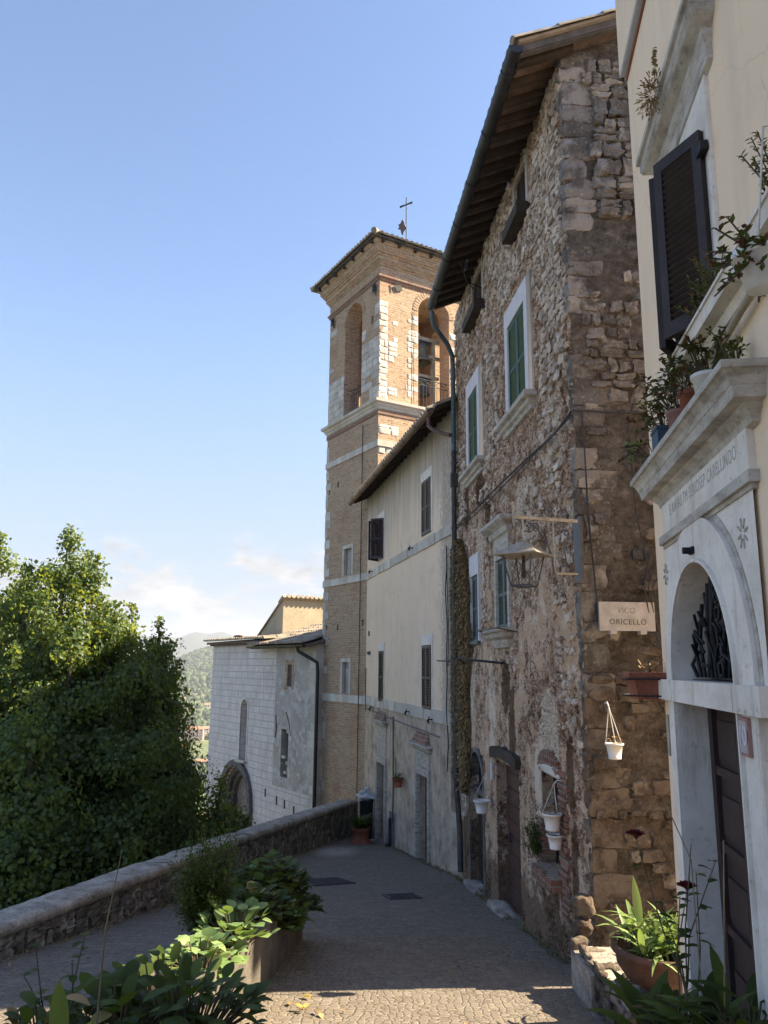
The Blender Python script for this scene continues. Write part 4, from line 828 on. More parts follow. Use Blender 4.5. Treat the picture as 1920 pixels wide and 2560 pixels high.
# iron tie anchors
for (x,y,z) in((X1-.28,-.03,13.2),(X0+.35,-.03,13.2)):
    b=MB(); b.obox((x,y-.05,z),(.10,0,0),(0,.012,0),(0,0,.14)); b.tube([(x-.02,y,z+.2),(x,y-.08,z+.05),(x+.05,y,z-.25)],.02,6); b.build('tie_anchor',MT['iron'],t)
b=MB(); b.obox((X1+.04,.75,13.28),(0,.13,.05),(.012,0,0),(0,-.05,.10)); b.tube([(X1+.03,.45,13.35),(X1+.10,.62,13.45),(X1+.03,.5,13.1)],.02,6); b.build('tie_anchor',MT['iron'],t)
b=MB(); b.tube([(X1-1.0,-.05,8.3),(X1-1.02,-.05,2.),(X1-1.02,-.06,-5.4)],.014,5); b.tube([(X1+.03,1.42,12.6),(X1+.03,1.40,9.1)],.01,5); b.build('lightning_cable',MT['iron'],t)
# belfry railings
def rail(name,pA,pB,h):
    pA=Vector(pA);pB=Vector(pB);b=MB(); d=pB-pA
    b.tube([pA+Vector((0,0,h)),pB+Vector((0,0,h))],.016,5); b.tube([pA+Vector((0,0,h-.22)),pB+Vector((0,0,h-.22))],.012,5)
    n=9
    for i in range(n+1): p=pA+d*i/n; b.tube([p,p+Vector((0,0,h-.22))],.011,5,cap=False)
    for i in range(4): p=pA+d*i/4;p2=pA+d*(i+1)/4; b.tube([p+Vector((0,0,h-.22)),p2+Vector((0,0,h))],.009,5,cap=False); b.tube([p+Vector((0,0,h)),p2+Vector((0,0,h-.22))],.009,5,cap=False)
    b.build('railing',MT['gut'],t)
rail('railing',(AL[0],.30,8.98),(AL[1],.30,8.98),1.15); rail('railing',(X1-.15,ARx[0],8.98),(X1-.15,ARx[1],8.98),1.15)
b=MB(); bx=X1-.9; b.box(bx,bx+.12,1.35,1.47,8.98,11.9) if False else None
b.box(bx-.05,bx+.07,2.80,2.92,8.96,12.0); b.box(bx-.06,bx+.08,.62,4.0,12.0,12.14); b.box(bx-.04,bx+.06,1.0,3.1,10.55,10.66); b.box(bx-.04,bx+.06,.7,3.9,11.35,11.46); b.box(xi0,xi1,2.0,2.1,12.0,12.12)
b.build('bell_frame',MT['steel'],t)
b=MB(); b.obox((X1-.5,2.2,9.9),(.08,0,0),(0,.12,0),(0,0,.16)); b.build('electric_box',MT['gut'],t)
bellp=[(.0,.0),(.10,.0),(.13,-.04),(.15,-.14),(.17,-.28),(.21,-.40),(.27,-.48),(.27,-.50),(.24,-.50)]
def bell(c,s,lab):
    P_=FT.w(*c); o=thing('church_bell',lab,'bell',FT,c); m=MB(); m.lathe(c,[(r*s,z*s) for r,z in bellp],20); m.build('bell_body',MT['bronze'],o)
    m=MB(); m.box(c[0]-.05,c[0]+.05,c[1]-.28*s,c[1]+.28*s,c[2]+.0,c[2]+.14); m.build('yoke',MT['gut'],o); m=MB(); m.tube([(c[0],c[1],c[2]),(c[0],c[1],c[2]-.5*s)],[.012,.03],6); m.build('clapper',MT['iron'],o)
bell((bx+.0,2.38,10.41),1.15,'small greenish bell hanging lowest in the belfry arch'); bell((bx+.0,2.32,11.86),1.5,'larger bell hanging just under the top beam of the belfry arch')
# ------------------------------------------------------------------ church
t=church=thing('church','low white block church front with pointed niche and dark arched portal beyond the parapet','church',FH,(0,0,-12))
NI=(3.42,4.12,-3.86,-1.42); PO=(2.0,4.7,-9.5,-4.15); GWn=(7.62,7.98,-.80,.02); GWl=(7.28,7.88,-4.12,-2.38)
mb=MB(); grid_wall(mb,[(0,0),(6.62,0)],-12,1.0,2.0,[NI+(.28,),PO+(.5,)]); arch_fill(mb,NI[0],NI[1],-1.85,NI[3],0,.28,14); arch_fill(mb,PO[0],PO[1],-5.55,PO[3],0,.5,18)
mb.add([(0,0,-12),(0,8,-12),(0,8,1.0),(0,0,1.0)],[(0,1,2,3)])
mb.box(NI[0],NI[1],.28,.3,NI[2],NI[3])
grid_wall(mb,[(6.62,0),(HL,0)],-12,-4.5,2.0,[(8.4,8.95,-9,-6.0)] if False else [])
mbA=mb
mb=MB(); grid_wall(mb,[(6.62,0),(HL-.0,0)],-4.5,.80,2.0,[(a-6.62,b_-6.62,c,d_,.3) for a,b_,c,d_ in(GWn,GWl)]); grid_wall(mb,[(HL,0),(HL,3.2)],-12,2.3,2.,[],lambda s:.75+.27*s); mb.build('grey_wall',MT['greyr'],t)
b=MB(); arch_ring(b,NI[0],NI[1],NI[2],-1.85,-.02,.04,.08,14,rz=.43); o=b.build('niche',MT['wash'],t); b=MB(); b.box(NI[0]-.12,NI[1]+.12,-.16,.1,NI[2]-.10,NI[2]+.0); b.build('niche_sill',MT['lime'],o)
b=MB()
for k,(in_,y0_,th) in enumerate(((0,-.14,.26),(-.2,.10,.2),(-.38,.28,.18))): arch_ring(b,PO[0]-in_*1,PO[1]+in_*1,-9.5,-5.55,y0_,y0_+.24,th,22,rz=1.4+in_)
b.box(PO[0]-.3,PO[0]+.55,-.12,.3,-5.75,-5.6); b.box(PO[1]-.55,PO[1]+.3,-.12,.3,-5.75,-5.6)
o=b.build('portal',plain('dark_portal_stone',(.17,.15,.14),.9,.4,5,h=1,d=.03),t); b=MB(); b.box(PO[0]+.3,PO[1]-.3,.46,.5,-9.5,PO[3]); b.build('portal_infill',plain('portal_plaster',(.30,.24,.20),.9,.4,3),o)
for (x0,x1,z0,z1),bk in((GWn,.25),(GWl,.28)):
    b=MB(); rq=random.Random(int(x0*100)); z=z0-.12
    while z<z1+.18:
        l=rq.uniform(.10,.24); b.box(x0-l,x0+.002,-.012,.1,z,z+.15); l=rq.uniform(.10,.26); b.box(x1-.002,x1+l,-.012,.1,z,z+.15); z+=.165
    b.box(x0-.1,x1+.1,-.014,.1,z1-.003,z1+.14); wo=b.build('window',MT['lime'] if x0<7.5 else MT['brick'],t); pane(wo,x0,x1,z0,z1,bk,'dark')
    if x0>7.5: b=MB(); b.box(x0,x1,.12,.15,-.42,-.38); b.build('bar',MT['greyiron'],wo)
b=mbA; nb0=len(b.mi); rq=random.Random(31); z=-11.5
while z<.5:
    h=rq.uniform(.24,.36); l=rq.choice((.25,.5)); b.box(HL-l,HL+.012,-.014,rq.choice((.3,.6)),z+.005,z+h-.005); z+=h
for k in range(40):
    x=rq.uniform(6.8,9.2); z=rq.uniform(-4.3,-1.); b.box(x,x+rq.uniform(.1,.3),-.01,.05,z,z+rq.uniform(.08,.2))
for i_ in range(nb0,len(b.mi)): b.mi[i_]=1
b.build('ashlar_wall',[MT['ashlar'],MT['lime']],t)
b=MB()
for x,z in((6.0,-5.0),(7.0,-5.15),(7.65,-5.2),(8.4,-5.3),(9.2,-5.4)): b.box(x,x+.12,-.001,.0,z,z+.3); 
b.build('putlog_hole',MT['dark'],t)
b=MB(); b.tube([(7.0-.25,-.0,-1.9),(6.85,-.02,-2.4),(6.8,-.01,-2.75)],.03,5); b.tube([(7.6,0,-1.75),(7.95,-.01,-2.2),(8.05,0,-2.6)],.03,5); b.build('old_arch_scar',MT['redbrick'],t)
rf=MB(); rf.prism([(-.28,.98),(8,1.80),(8,1.7),(-.28,.88)],-.15,6.3,ax='x'); rf.box(-.10,6.4,-.14,.0,.82,.93)
rf.prism([(-.45,.72),(4.2,2.05),(4.2,1.92),(-.45,.62)],5.1,HL+.15,ax='x'); ro=rf.build('roof',MT['soff'],t)
tl=MB(); tiles(tl,(-.05,-.42,1.01),(.225,0,0),(0,8.28,.82),29,8.3,.125,14,seed=6); tiles(tl,(5.2,-.56,.76),(.215,0,0),(0,4.65,1.33),22,4.8,.11,8,seed=7,lift=.02); 
for i in range(26): tl.rock((-.1+rq.uniform(0,6),rq.uniform(.2,6),0),(.01,.01,.01),1) if False else None
tl.rock((2.6,.1,1.22),(.35,.14,.06),5); tl.build('roof_tiles',MT['tile'],ro)
g=MB(); halfgutter(g,5.0,HL+.0,-.52,.72,.075); g.build('gutter',MT['gut'],t)
g=MB(); g.tube([(9.35,-.52,.66),(9.35,-.5,.5),(9.7,-.25,.28),(9.98,-.04,.1),(10.02,-.03,-.3),(10.0,-.03,-9)],.065,9); g.build('downpipe',MT['gut'],t)
# annex wall with mono-pitch roof rising behind the church
FG=Fr(-4.65,36.0,149.5)
t=thing('gabled_annex','small yellowish plastered gable end with tiled ridge rising behind the church roof','building',FG,(0,0,-1))
b=MB(); b.prism([(-4,-2),(0,-2),(0,3.0),(-2.7,1.5),(-4,.75)],0,5,ax='y'); b.build('wall',plain('ochre_render',(.44,.37,.26),.9,.18,1.2,h=.4,d=.02),t)
b=MB(); b.prism([(-4.1,.72),(0.12,3.06),(0.12,3.12),(-4.1,.78)],-.1,5.1,ax='y'); ro=b.build('roof',MT['tile'],t); tl=MB(); 
for i in range(22): tl.tube([(.2,-.05+i*.235,3.16),(-.35,-.05+i*.235,2.88)],[.10,.08],7)
tl.build('roof_tiles',MT['tile'],ro)
# ------------------------------------------------------------------ cream house
t=cream=thing('cream_house','cream plastered house with whitewashed arched stone doorway and black louvred shutters','house',FC,(0,0,-3.0))
CD=(.56,1.84,-2.35,.59); CW=(1.26,1.90,1.76,2.80)
mb=MB(); grid_wall(mb,[(0,0),(6.5,0)],-3.2,4.8,.9,[CD+(.21,),CW+(.25,)]); mb.add([(0,0,-3.2),(0,7,-3.2),(0,7,6.4),(0,0,6.4)],[(0,1,2,3)])
mb.box(0.0,6.5,-.06,.3,4.8,6.2); mb.box(.02,6.4,.5,.6,-3.1,4.7); mb.box(.02,6.5,7.0,7.2,-3.1,6.3); mb.box(0.02,6.5,.3,7.0,6.1,6.3); mb.build('wall',MT['cream'],t)
b=MB(); b.box(.02,6.5,-.058,-.001,4.775,4.797); b.build('soffit',plain('pale_blue_soffit',(.50,.54,.60),.8,.1,4),t); b=MB(); b.box(.0,6.5,-.012,-.001,4.745,4.773); b.build('soffit_trim',MT['terra'],t)
# upper window
wo=surround(t,CW[0],CW[1],CW[2],CW[3],.10,MT['wash'],.02,.30,'window'); winframe(wo,CW[0],CW[1],CW[2],CW[3],.16); pane(wo,CW[0],CW[1],CW[2],CW[3],.24,'dark','room_dark')
a=R(31.6)
for s in(0,1):
    O=(CW[0]-.02,-.035,CW[2]+.0) if s==0 else (CW[1]+.02,-.035,CW[2]+.0); X=(math.cos(a),-math.sin(a),0) if s==0 else (-math.cos(a),-math.sin(a),0); Yv=(math.sin(a),math.cos(a),0) if s==0 else (-math.sin(a),math.cos(a),0)
    b=MB(); shutter(b,.335,1.06,O,X,Yv,n=27,ft=.055,mid=False); sh=b.build('shutter',MT['dkshut'],wo)
b=MB()
for z in(CW[2]+.15,CW[3]-.12): b.obox((CW[1]+.05,-.045,z),(.05,0,0),(0,.02,0),(0,0,.025))
b.build('hinge',MT['iron'],wo)
b=MB(); cornice(b,.96,2.08,[(.0,3.08),(.03,3.10),(.035,3.18),(.055,3.22),(.055,3.26),(.11,3.30),(.125,3.33),(.125,3.38),(.145,3.39),(.145,3.43)]); b.build('hood',MT['trav'],wo)
b=MB(); cornice(b,1.12,3.2,[(.0,1.62),(.04,1.63),(.06,1.67),(.12,1.68),(.13,1.74)]); b.box(1.0,3.3,-.14,.02,1.74,1.757); b.build('sill',MT['wash'],wo)
# doorway
b=MB(); arch_ring(b,CD[0]+.002,CD[1]-.002,-2.4,-.05,-.045,.20,.25,30); po=b.build('doorway',MT['wash'],t)
b=MB(); arch_ring(b,CD[0]-.25,CD[1]+.25,-.2,-.05,-.025,.01,.045,30); b.build('arch_groove',MT['trav'],po)
b=MB(); arch_ring(b,CD[0]+.0,CD[1]-.0,-2.4,-.05,-.065,-.044,.02,30); b.build('arch_bead',MT['wash'],po)
b=MB() # spandrel slabs
n=20; r=CD[1]-CD[0]; xm=1.2; rr=.64+.295
for s in(-1,1):
    P=[(xm+s*rr*math.sin(math.pi/2*i/n),-.05+rr*math.cos(math.pi/2*i/n)) for i in range(n+1)]
    for a_,c_ in zip(P,P[1:]): b.add([(a_[0],-.02,a_[1]),(c_[0],-.02,c_[1]),(xm+(.84 if s<0 else 1.0)*s,-.02,c_[1]),(xm+(.84 if s<0 else 1.0)*s,-.02,a_[1])],[(0,1,2,3)])
b.box(xm+.935,xm+1.0,-.02,.01,-.2,-.05)
b.build('spandrel',MT['wash'],po)
b=MB(); b.box(.44,2.22,-.035,.01,.87,1.12); b.build('inscription_panel',MT['wash'],po)
b=MB(); b.box(.36,2.25,-.05,.01,.815,.87); b.box(.38,2.22,-.03,.01,.79,.815); b.build('panel_moulding',MT['trav'],po)
b=MB(); cornice(b,.42,2.28,[(.0,1.06),(.035,1.07),(.045,1.10),(.075,1.13),(.08,1.145),(.135,1.15),(.145,1.20),(.15,1.205),(.16,1.235),(.18,1.26),(.195,1.265),(.195,1.30)]); b.build('door_cornice',MT['trav'],po)
b=MB(); 
for x0,x1 in((.17,.56),(.565,1.835),(1.84,2.23)): b.box(x0+.003,x1-.003,-.075,.12 if x0<.56 or x0>1.8 else .10,-.20,-.07)
b.build('lintel',MT['wash'],po)
for s in(0,1): # star flowers cut in the spandrels
    cx,cz=(1.2+.82,.62) if s else (1.2-.82,.62); b=MB()
    for k in range(8):
        an=k*math.pi/4+.2; b.obox((cx+.05*math.cos(an),-.022,cz+.05*math.sin(an)),(.024*math.cos(an),0,.024*math.sin(an)),(0,.004,0),(-.005*math.sin(an),0,.005*math.cos(an)))
    b.build('carved_flower',MT['trav'],po)
# fanlight grille and door leaf
b=MB(); rg=random.Random(4); yb=.08
for k in range(15):
    x=CD[0]+.06+k*.083; h=math.sqrt(max(0,.6**2-(x-1.2)**2)); xx=x+rg.uniform(-.04,.04); b.tube([(x,yb,-.05),(xx,yb+rg.uniform(-.03,.03),-.05+h*.5),(1.2+(x-1.2)*.9,yb,-.05+h)],.012,6)
for k in range(26):
    x=rg.uniform(.68,1.7); z=rg.uniform(0,.45); an=rg.uniform(-1.2,1.2); l=rg.uniform(.06,.16)
    if (x-1.2)**2+(z+l+.05)**2<.34: b.tube([(x,yb-.03,z),(x+l*math.sin(an),yb-.06,z+l*math.cos(an))],.009,5)
for k in range(5):
    zc=.0+k*.1; b.tube([(1.25+.05*math.cos(q_*.785),yb-.03,zc+.04*math.sin(q_*.785)) for q_ in range(9)],.008,5)
b.build('fanlight_grille',MT['iron'],po); pane(po,CD[0],CD[1],-.06,CD[3],.17,'glass','fanlight_glass')
b=MB(); b.box(CD[0],CD[1],.06,.20,-.16,-.065); b.build('door_head',MT['wood'],po)
b=MB(); b.box(CD[0]+.02,CD[1]-.02,.16,.195,-2.35,-.16)
for (x0,x1) in((CD[0]+.02,CD[0]+.10),(CD[0]+.56,CD[0]+.64),(CD[0]+.645,CD[0]+.72),(CD[1]-.10,CD[1]-.02)): b.box(x0,x1,.13,.16,-2.35,-.16)
for z in(-.62,-1.05,-1.5,-2.0): b.box(CD[0]+.10,CD[0]+.56,.135,.16,z,z+.05); b.box(CD[0]+.72,CD[1]-.10,.135,.16,z,z+.05); b.box(CD[0]+.15,CD[0]+.5,.145,.16,z+.1,z+.32)
dr=b.build('door',MT['doorr'] if False else plain('purple_brown_door',(.05,.03,.028),.6,.3,5),t)
b=MB(); b.box(CD[0]+.80,CD[0]+1.0,.148,.16,-.98,-.90); b.box(CD[0]+.82,CD[0]+.92,.145,.16,-.86,-.82); b.build('letter_plate',MT['steel'],dr)
b=MB(); b.tube([(CD[0]+.86+.035*math.cos(q_*.524),.14,-1.32+.055*math.sin(q_*.524)) for q_ in range(13)],.008,6); b.build('knocker',MT['iron'],dr)
b=MB(); b.box(.2,2.2,-.35,.3,-3.1,-2.36); b.build('doorstep',MT['conc'],dr)
# house number tile and bell
b=MB(); b.box(1.855,1.985,-.052,-.036,-.375,-.205) if False else b.box(1.87,1.99,-.062,-.0455,-.385,-.215); nt_=b.build('number_tile',MT['pink'],t)
b=MB(); b.box(1.882,1.978,-.066,-.062,-.37,-.23); b.build('tile_face',plain('tile_glaze',(.50,.42,.42),.4,.15,14),nt_)
def text(name,s,size,F,pos,m,parent,face='x',ext=.002,sx=1,spc=1):
    cu=bpy.data.curves.new(name,'FONT'); cu.body=s; cu.size=size; cu.extrude=ext; cu.align_x='CENTER'; cu.align_y='CENTER'; cu.space_character=spc
    tmp=bpy.data.objects.new('tmp',cu); sc.collection.objects.link(tmp); dg=bpy.context.evaluated_depsgraph_get(); me=bpy.data.meshes.new_from_object(tmp.evaluated_get(dg)); bpy.data.objects.remove(tmp)
    rotm=Matrix.Rotation(R(90),4,'X'); S_=Matrix.Diagonal((sx,1,1,1))
    M=rotm@S_
    if face=='y': M=Matrix.Rotation(R(90),4,'Z')@M
    me.transform(Matrix.Translation(Vector(pos))@M); me.materials.clear(); me.materials.append(m)
    o=bpy.data.objects.new(name,me); sc.collection.objects.link(o); o.parent=parent; o.location=(0,0,0) if parent.type=='MESH' else -Vector(parent.get('_b',(0,0,0)))
    return o
text('house_number','10',.12,FC,(1.93,-.068,-.30),SW,nt_)
text('inscription','E ANVAS TM SERIOSEP CARELLINDO',.10,FC,(1.36,-.0355,1.0),plain('worn_letter',(.47,.44,.40),.9,.35,30),po,sx=.78,ext=.0008,spc=1.12)
b=MB(); b.box(.235,.30,-.05,-.0,-.56,-.30); b.build('door_bell',MT['cablew'],t)
b=MB(); b.tube([(1.2,-.04,.66),(1.2,-.10,.66)],.02,7); b.box(1.16,1.24,-.06,-.04,.64,.68); b.build('iron_hook',MT['iron'],t)
b=MB(); b.tube([(3.2,-.05,1.62),(2.55,-.05,1.60),(2.0,-.05,1.55),(1.6,-.05,1.38)],.018,8); b.build('pipe_run',MT['cablew'],t)
# ------------------------------------------------------------------ street sign
FR=Fr(*(FS.w(SL,0,0)[:2]),85)   # gable plane: x runs into the alley
def fr_thing(name,label,cat,base,group=None): return thing(name,label,cat,FR,base,group)
t=fr_thing('street_sign','pale marble street name plaque with faded carved letters on the dark gable wall','sign',(.45,-.06,.38))
b=MB(); b.box(.16,.79,-.095,-.055,.40,.715); pl=b.build('plaque',MT['marble'],t)
b=MB(); b.box(.27,.34,-.12,-.02,.365,.399); b.box(.61,.68,-.12,-.02,.365,.399); b.build('support',MT['marble'],t)
text('lettering','VICO',.088,FR,(.47,-.0965,.62),plain('faded_letter',(.34,.31,.28),.9,.3,20),t); text('lettering','ORICELLO',.083,FR,(.48,-.0965,.495),MT['letter'],t,spc=1.12)
# ------------------------------------------------------------------ pots and plants helpers
def leaves(b,c,n,rad,L,W,rg,up=.5,droop=.6,shape=0,mi=0,flat=.6):
    for i in range(n):
        a=rg.uniform(0,6.283); e=rg.uniform(-.3,1)*up; d=Vector((math.cos(a),math.sin(a),e)); p=Vector(c)+Vector((math.cos(a)*rg.uniform(0,rad),math.sin(a)*rg.uniform(0,rad),rg.uniform(-rad,rad)*flat))
        b.leaf(p,d,L*rg.uniform(.6,1.2),W*rg.uniform(.7,1.2),droop=droop*rg.uniform(.4,1.4),n=3,shape=shape,mi=mi)
def hang_pot(F,c,r,h,hook,label,plant=None,seed=0,group=None,cat='hanging pot',mat_='white'):
    rg=random.Random(seed); t=thing('hanging_pot',label,cat,F,c,group)
    b=MB(); b.lathe(c,[(0,0),(r*.68,0),(r*.70,h*.12),(r*.66,h*.13),(r*.9,h*.86),(r*1.02,h*.88),(r*1.04,h),(r*.95,h),(r*.9,h*.86),(0,h*.84)],22); b.build('pot',MT[mat_],t)
    b=MB(); b.lathe((c[0],c[1],c[2]+h*.85),[(r*.88,0),(0,.01)],16); b.build('soil',MT['soil'],t)
    b=MB(); 
    for a in(.3,2.4,4.5): b.tube([(c[0]+r*.98*math.cos(a),c[1]+r*.98*math.sin(a),c[2]+h*.95),hook],.0045,4)
    b.tube([hook,(hook[0],hook[1]+.04,hook[2]+.04),(hook[0],hook[1]+.10,hook[2]+.03)],.009,6); b.build('cord',MT['twine'],t)
    if plant:
        b=MB(); n,m,L,W,dr,rad=plant; leaves(b,(c[0],c[1],c[2]+h+rad*.5),n,rad,L,W,rg,up=1,droop=dr); b.build('foliage',MT[m],t)
    return t
hang_pot(FR,(.21,-.22,-.93),.095,.16,(.19,-.16,-.40),'white plastic hanging pot catching the sun, on dark gable wall below the street sign',(40,'dry',.05,.015,.9,.07),1)
def s_hang(px,py,r,h,off,hookpy,label,plant,seed,m='white'):
    u,z=FS.at(px,py,off); uh,zh=FS.at(px,hookpy,off*.6); hang_pot(FS,(u,-off,z-h),r,h,(u,-off*.75,zh),label,plant,seed,mat_=m)
s_hang(1204,2000,.13,.2,.18,1935,'white pot hung beside the dark arched doorway',None,3)
s_hang(1380,2033,.115,.19,.14,1955,'white pot hanging in front of the barred window, upper of the two',(60,'dry',.06,.02,.8,.08),4)
s_hang(1388,2086,.10,.16,.10,2062,'small torn white pot low in front of the barred window',None,5)
u,z=FB.at(994,1945,.16); hang_pot(FB,(u,-.16,z-.22),.15,.22,(u,-.12,z+.28),'terracotta pot hanging on the grey wall between the two far doors',(80,'leafB',.12,.02,.4,.09),6,mat_='terra')
# trailing plant beside the barred window
u,z=FS.at(1330,2080,.12); t=thing('trailing_plant','dry trailing shrub growing beside the barred window','plant',FS,(u,-.08,z-.3)); b=MB(); rg=random.Random(8)
for k in range(26):
    p=Vector((u+rg.uniform(-.12,.12),-.05,z+rg.uniform(-.3,.1))); q_=p+Vector((rg.uniform(-.15,.15),-rg.uniform(.02,.16),rg.uniform(.02,.22))); b.tube([p,q_],.004,4,1); 
    for j in range(22): b.leaf(p.lerp(q_,rg.random())+Vector((rg.uniform(-.04,.04),rg.uniform(-.04,.04),rg.uniform(-.04,.04))),(rg.uniform(-1,1),rg.uniform(-1,.2),rg.uniform(-.6,.8)),.045,.022,n=2,mi=0)
b.build('foliage',[MT['leafB'],MT['stem']],t)
# ------------------------------------------------------------------ street lamp
t=thing('street_lamp','wrought iron wall lantern on scrolled bracket at the corner of the stone house','street lamp',FS,(7.65,0,1.2))
lu=7.73; b=MB()
b.box(lu-.21,lu+.012,-.06,-.03,.93,1.64); b.box(lu-.03,lu+.03,-.12,-.02,.90,.94); pp=b.build('wall_plate',MT['greyiron'],t)
b=MB(); b.obox((lu,-.44,1.60),(.014,0,0),(0,.36,-.015),(0,0,.018)); b.box(lu-.012,lu+.012,-.34,-.10,.99,1.01); b.tube([(lu,-.36,1.0),(lu,-.36,1.58)],.010,6); b.tube([(lu,-.80,1.52),(lu,-.81,1.76)],.011,6); b.tube([(lu,-.83,1.76),(lu,-.80,1.785)],.018,6); b.build('arm',MT['lampm'],t)
def scroll(y,z,r,turns,s=1,flip=1,n=22,rr=.008):
    return [(lu,y+s*r*(1-i/n*.8)*math.cos(turns*6.283*i/n)*1.0,z+flip*r*(1-i/n*.8)*math.sin(turns*6.283*i/n)) for i in range(n+1)]
b=MB(); b.tube([(lu,-.36,1.0),(lu,-.38,1.18),(lu,-.44,1.36),(lu,-.54,1.50),(lu,-.62,1.56)],.011,6); b.tube(scroll(-.66,1.50,.075,1.3),.008,5); b.tube(scroll(-.56,1.50,.06,1.3,-1),.008,5); b.tube(scroll(-.40,1.68,.065,1.4),.009,5); b.tube(scroll(-.24,1.67,.055,1.4,-1),.009,5); b.tube(scroll(-.22,1.45,.045,1.2,-1),.007,5); b.tube([(lu,-.18,1.45),(lu,-.24,1.28),(lu,-.22,1.12)],.008,5); b.tube(scroll(-.24,1.10,.035,1.2),.007,5); b.build('scrollwork',MT['greyiron'],t)
lc=Vector((lu,-.70,0)); b=MB(); b.tube([(lu,-.70,1.60),(lu,-.70,1.38)],.012,6); b.build('hanger',MT['lampm'],t)
def sq(s,z,rot=0): return [Vector((lu+s*math.cos(a+rot),-.70+s*math.sin(a+rot),z)) for a in(0,math.pi/2,math.pi,3*math.pi/2)]
rot=R(5)
b=MB(); A=sq(.36,1.20,rot);T=Vector((lu,-.70,1.36)); A2=sq(.36,1.188,rot); b.add(A+[T]+A2,[(0,1,4),(1,2,4),(2,3,4),(3,0,4),(0,5,6,1),(1,6,7,2),(2,7,8,3),(3,8,5,0),(8,7,6,5)]); b.build('lantern_roof',MT['lampm'],t)
b=MB(); U_=sq(.235,1.187,rot);Lw=sq(.15,.86,rot)
for i in range(4):
    b.tube([U_[i],Lw[i]],.009,5); b.tube([Lw[i],Lw[(i+1)%4]],.011,5); b.tube([U_[i],Lw[(i+1)%4]],.004,4); b.tube([U_[(i+1)%4],Lw[i]],.004,4)
b.build('lantern_cage',MT['greyiron'],t)
b=MB(); b.tube([(lu,-.70,1.187),(lu,-.70,1.02)],.018,7); b.tube([(lu,-.70,1.02),(lu,-.70,.95)],[.03,.028],8); b.build('lamp_socket',MT['wood'],t)
# ------------------------------------------------------------------ cables
t=thing('cable','dark twin cable sagging across the stone house front and round its corner','cable',FS,(0,0,1.)); b=MB()
pts=[FS.at(*p,.05) for p in((1145,1312),(1190,1272),(1250,1210),(1325,1140),(1385,1085),(1420,1040))]
P3=[(u,-.05,z) for u,z in pts]; b.tube(P3+[(SL+.05,-.05,P3[-1][2]+.02)],.013,6); b.tube([(p[0],-.055,p[2]-.06-.05*math.sin(i*1.2)) for i,p in enumerate(P3)]+[(SL+.04,-.04,P3[-1][2]-.01)],.009,6)
zc=P3[-1][2]; b.tube([(SL+.06,-.04,zc+.03),(SL+.07,.4,zc+.02),(SL+.07,1.6,zc+.04)],.013,6); b.tube([(SL+.06,.08,zc),(SL+.06,.10,zc-1.2),(SL+.06,.16,zc-2.3),(SL+.07,-.0,zc-2.5)],.010,6); b.tube([(SL+.06,.62,zc),(SL+.06,.66,zc-1.2),(SL+.06,.78,zc-1.9)],.008,6)
for k in range(3): b.tube([(SL+.07,.80+.06*k,zc-1.6-.1*k),(SL+.11,.68+.05*k,zc-2.0),(SL+.08,.74+.06*k,zc-2.4),(SL+.07,.86+.04*k,zc-2.7)],.008,6)
b.build('wire',MT['cable'],t)
# ------------------------------------------------------------------ trash bin with bag, big pot at the wall end
x,y=-.66,24.4; zb=gz(y)
x,y,zb=ray(916,2000,24.0); zb=gz(24.0)
t=thing('trash_bin','tall dark bin topped with a tied white bag at the far end of the parapet','bin',WF,(x,y,zb)); b=MB(); b.lathe((x,y,zb),[(0,0),(.17,0),(.18,.02),(.20,1.02),(.22,1.05),(.22,1.12),(.19,1.12)],18); b.build('bin_body',MT['bin'],t)
b=MB(); b.rock((x,y,zb+1.18),(.24,.22,.11),3,rough=.35,k=6); b.rock((x+.03,y,zb+1.34),(.09,.08,.10),9,rough=.4,k=5); b.rock((x-.1,y-.02,zb+1.27),(.10,.09,.06),19,rough=.4,k=5); b.build('bag',MT['bag'],t)
x,y,_=ray(902,2085,22.6); zb=gz(22.6)
t=thing('potted_plant','large green leafy plant in a terracotta tub at the far end of the parapet','plant',WF,(x,y,zb)); b=MB(); b.lathe((x,y,zb),[(0,0),(.30,0),(.31,.03),(.31,.05),(.22,.055),(.24,.35),(.26,.36),(.26,.42),(.23,.42),(.22,.36),(0,.35)],20); b.build('pot',MT['terra'],t)
b=MB(); rg=random.Random(12)
for i in range(70): a=rg.uniform(0,6.28); b.leaf((x+rg.uniform(-.1,.1),y+rg.uniform(-.1,.1),zb+.38),(math.cos(a),math.sin(a),rg.uniform(.6,2.2)),rg.uniform(.35,.6),.09,droop=1.2,n=5)
b.build('foliage',MT['leafB'],t)
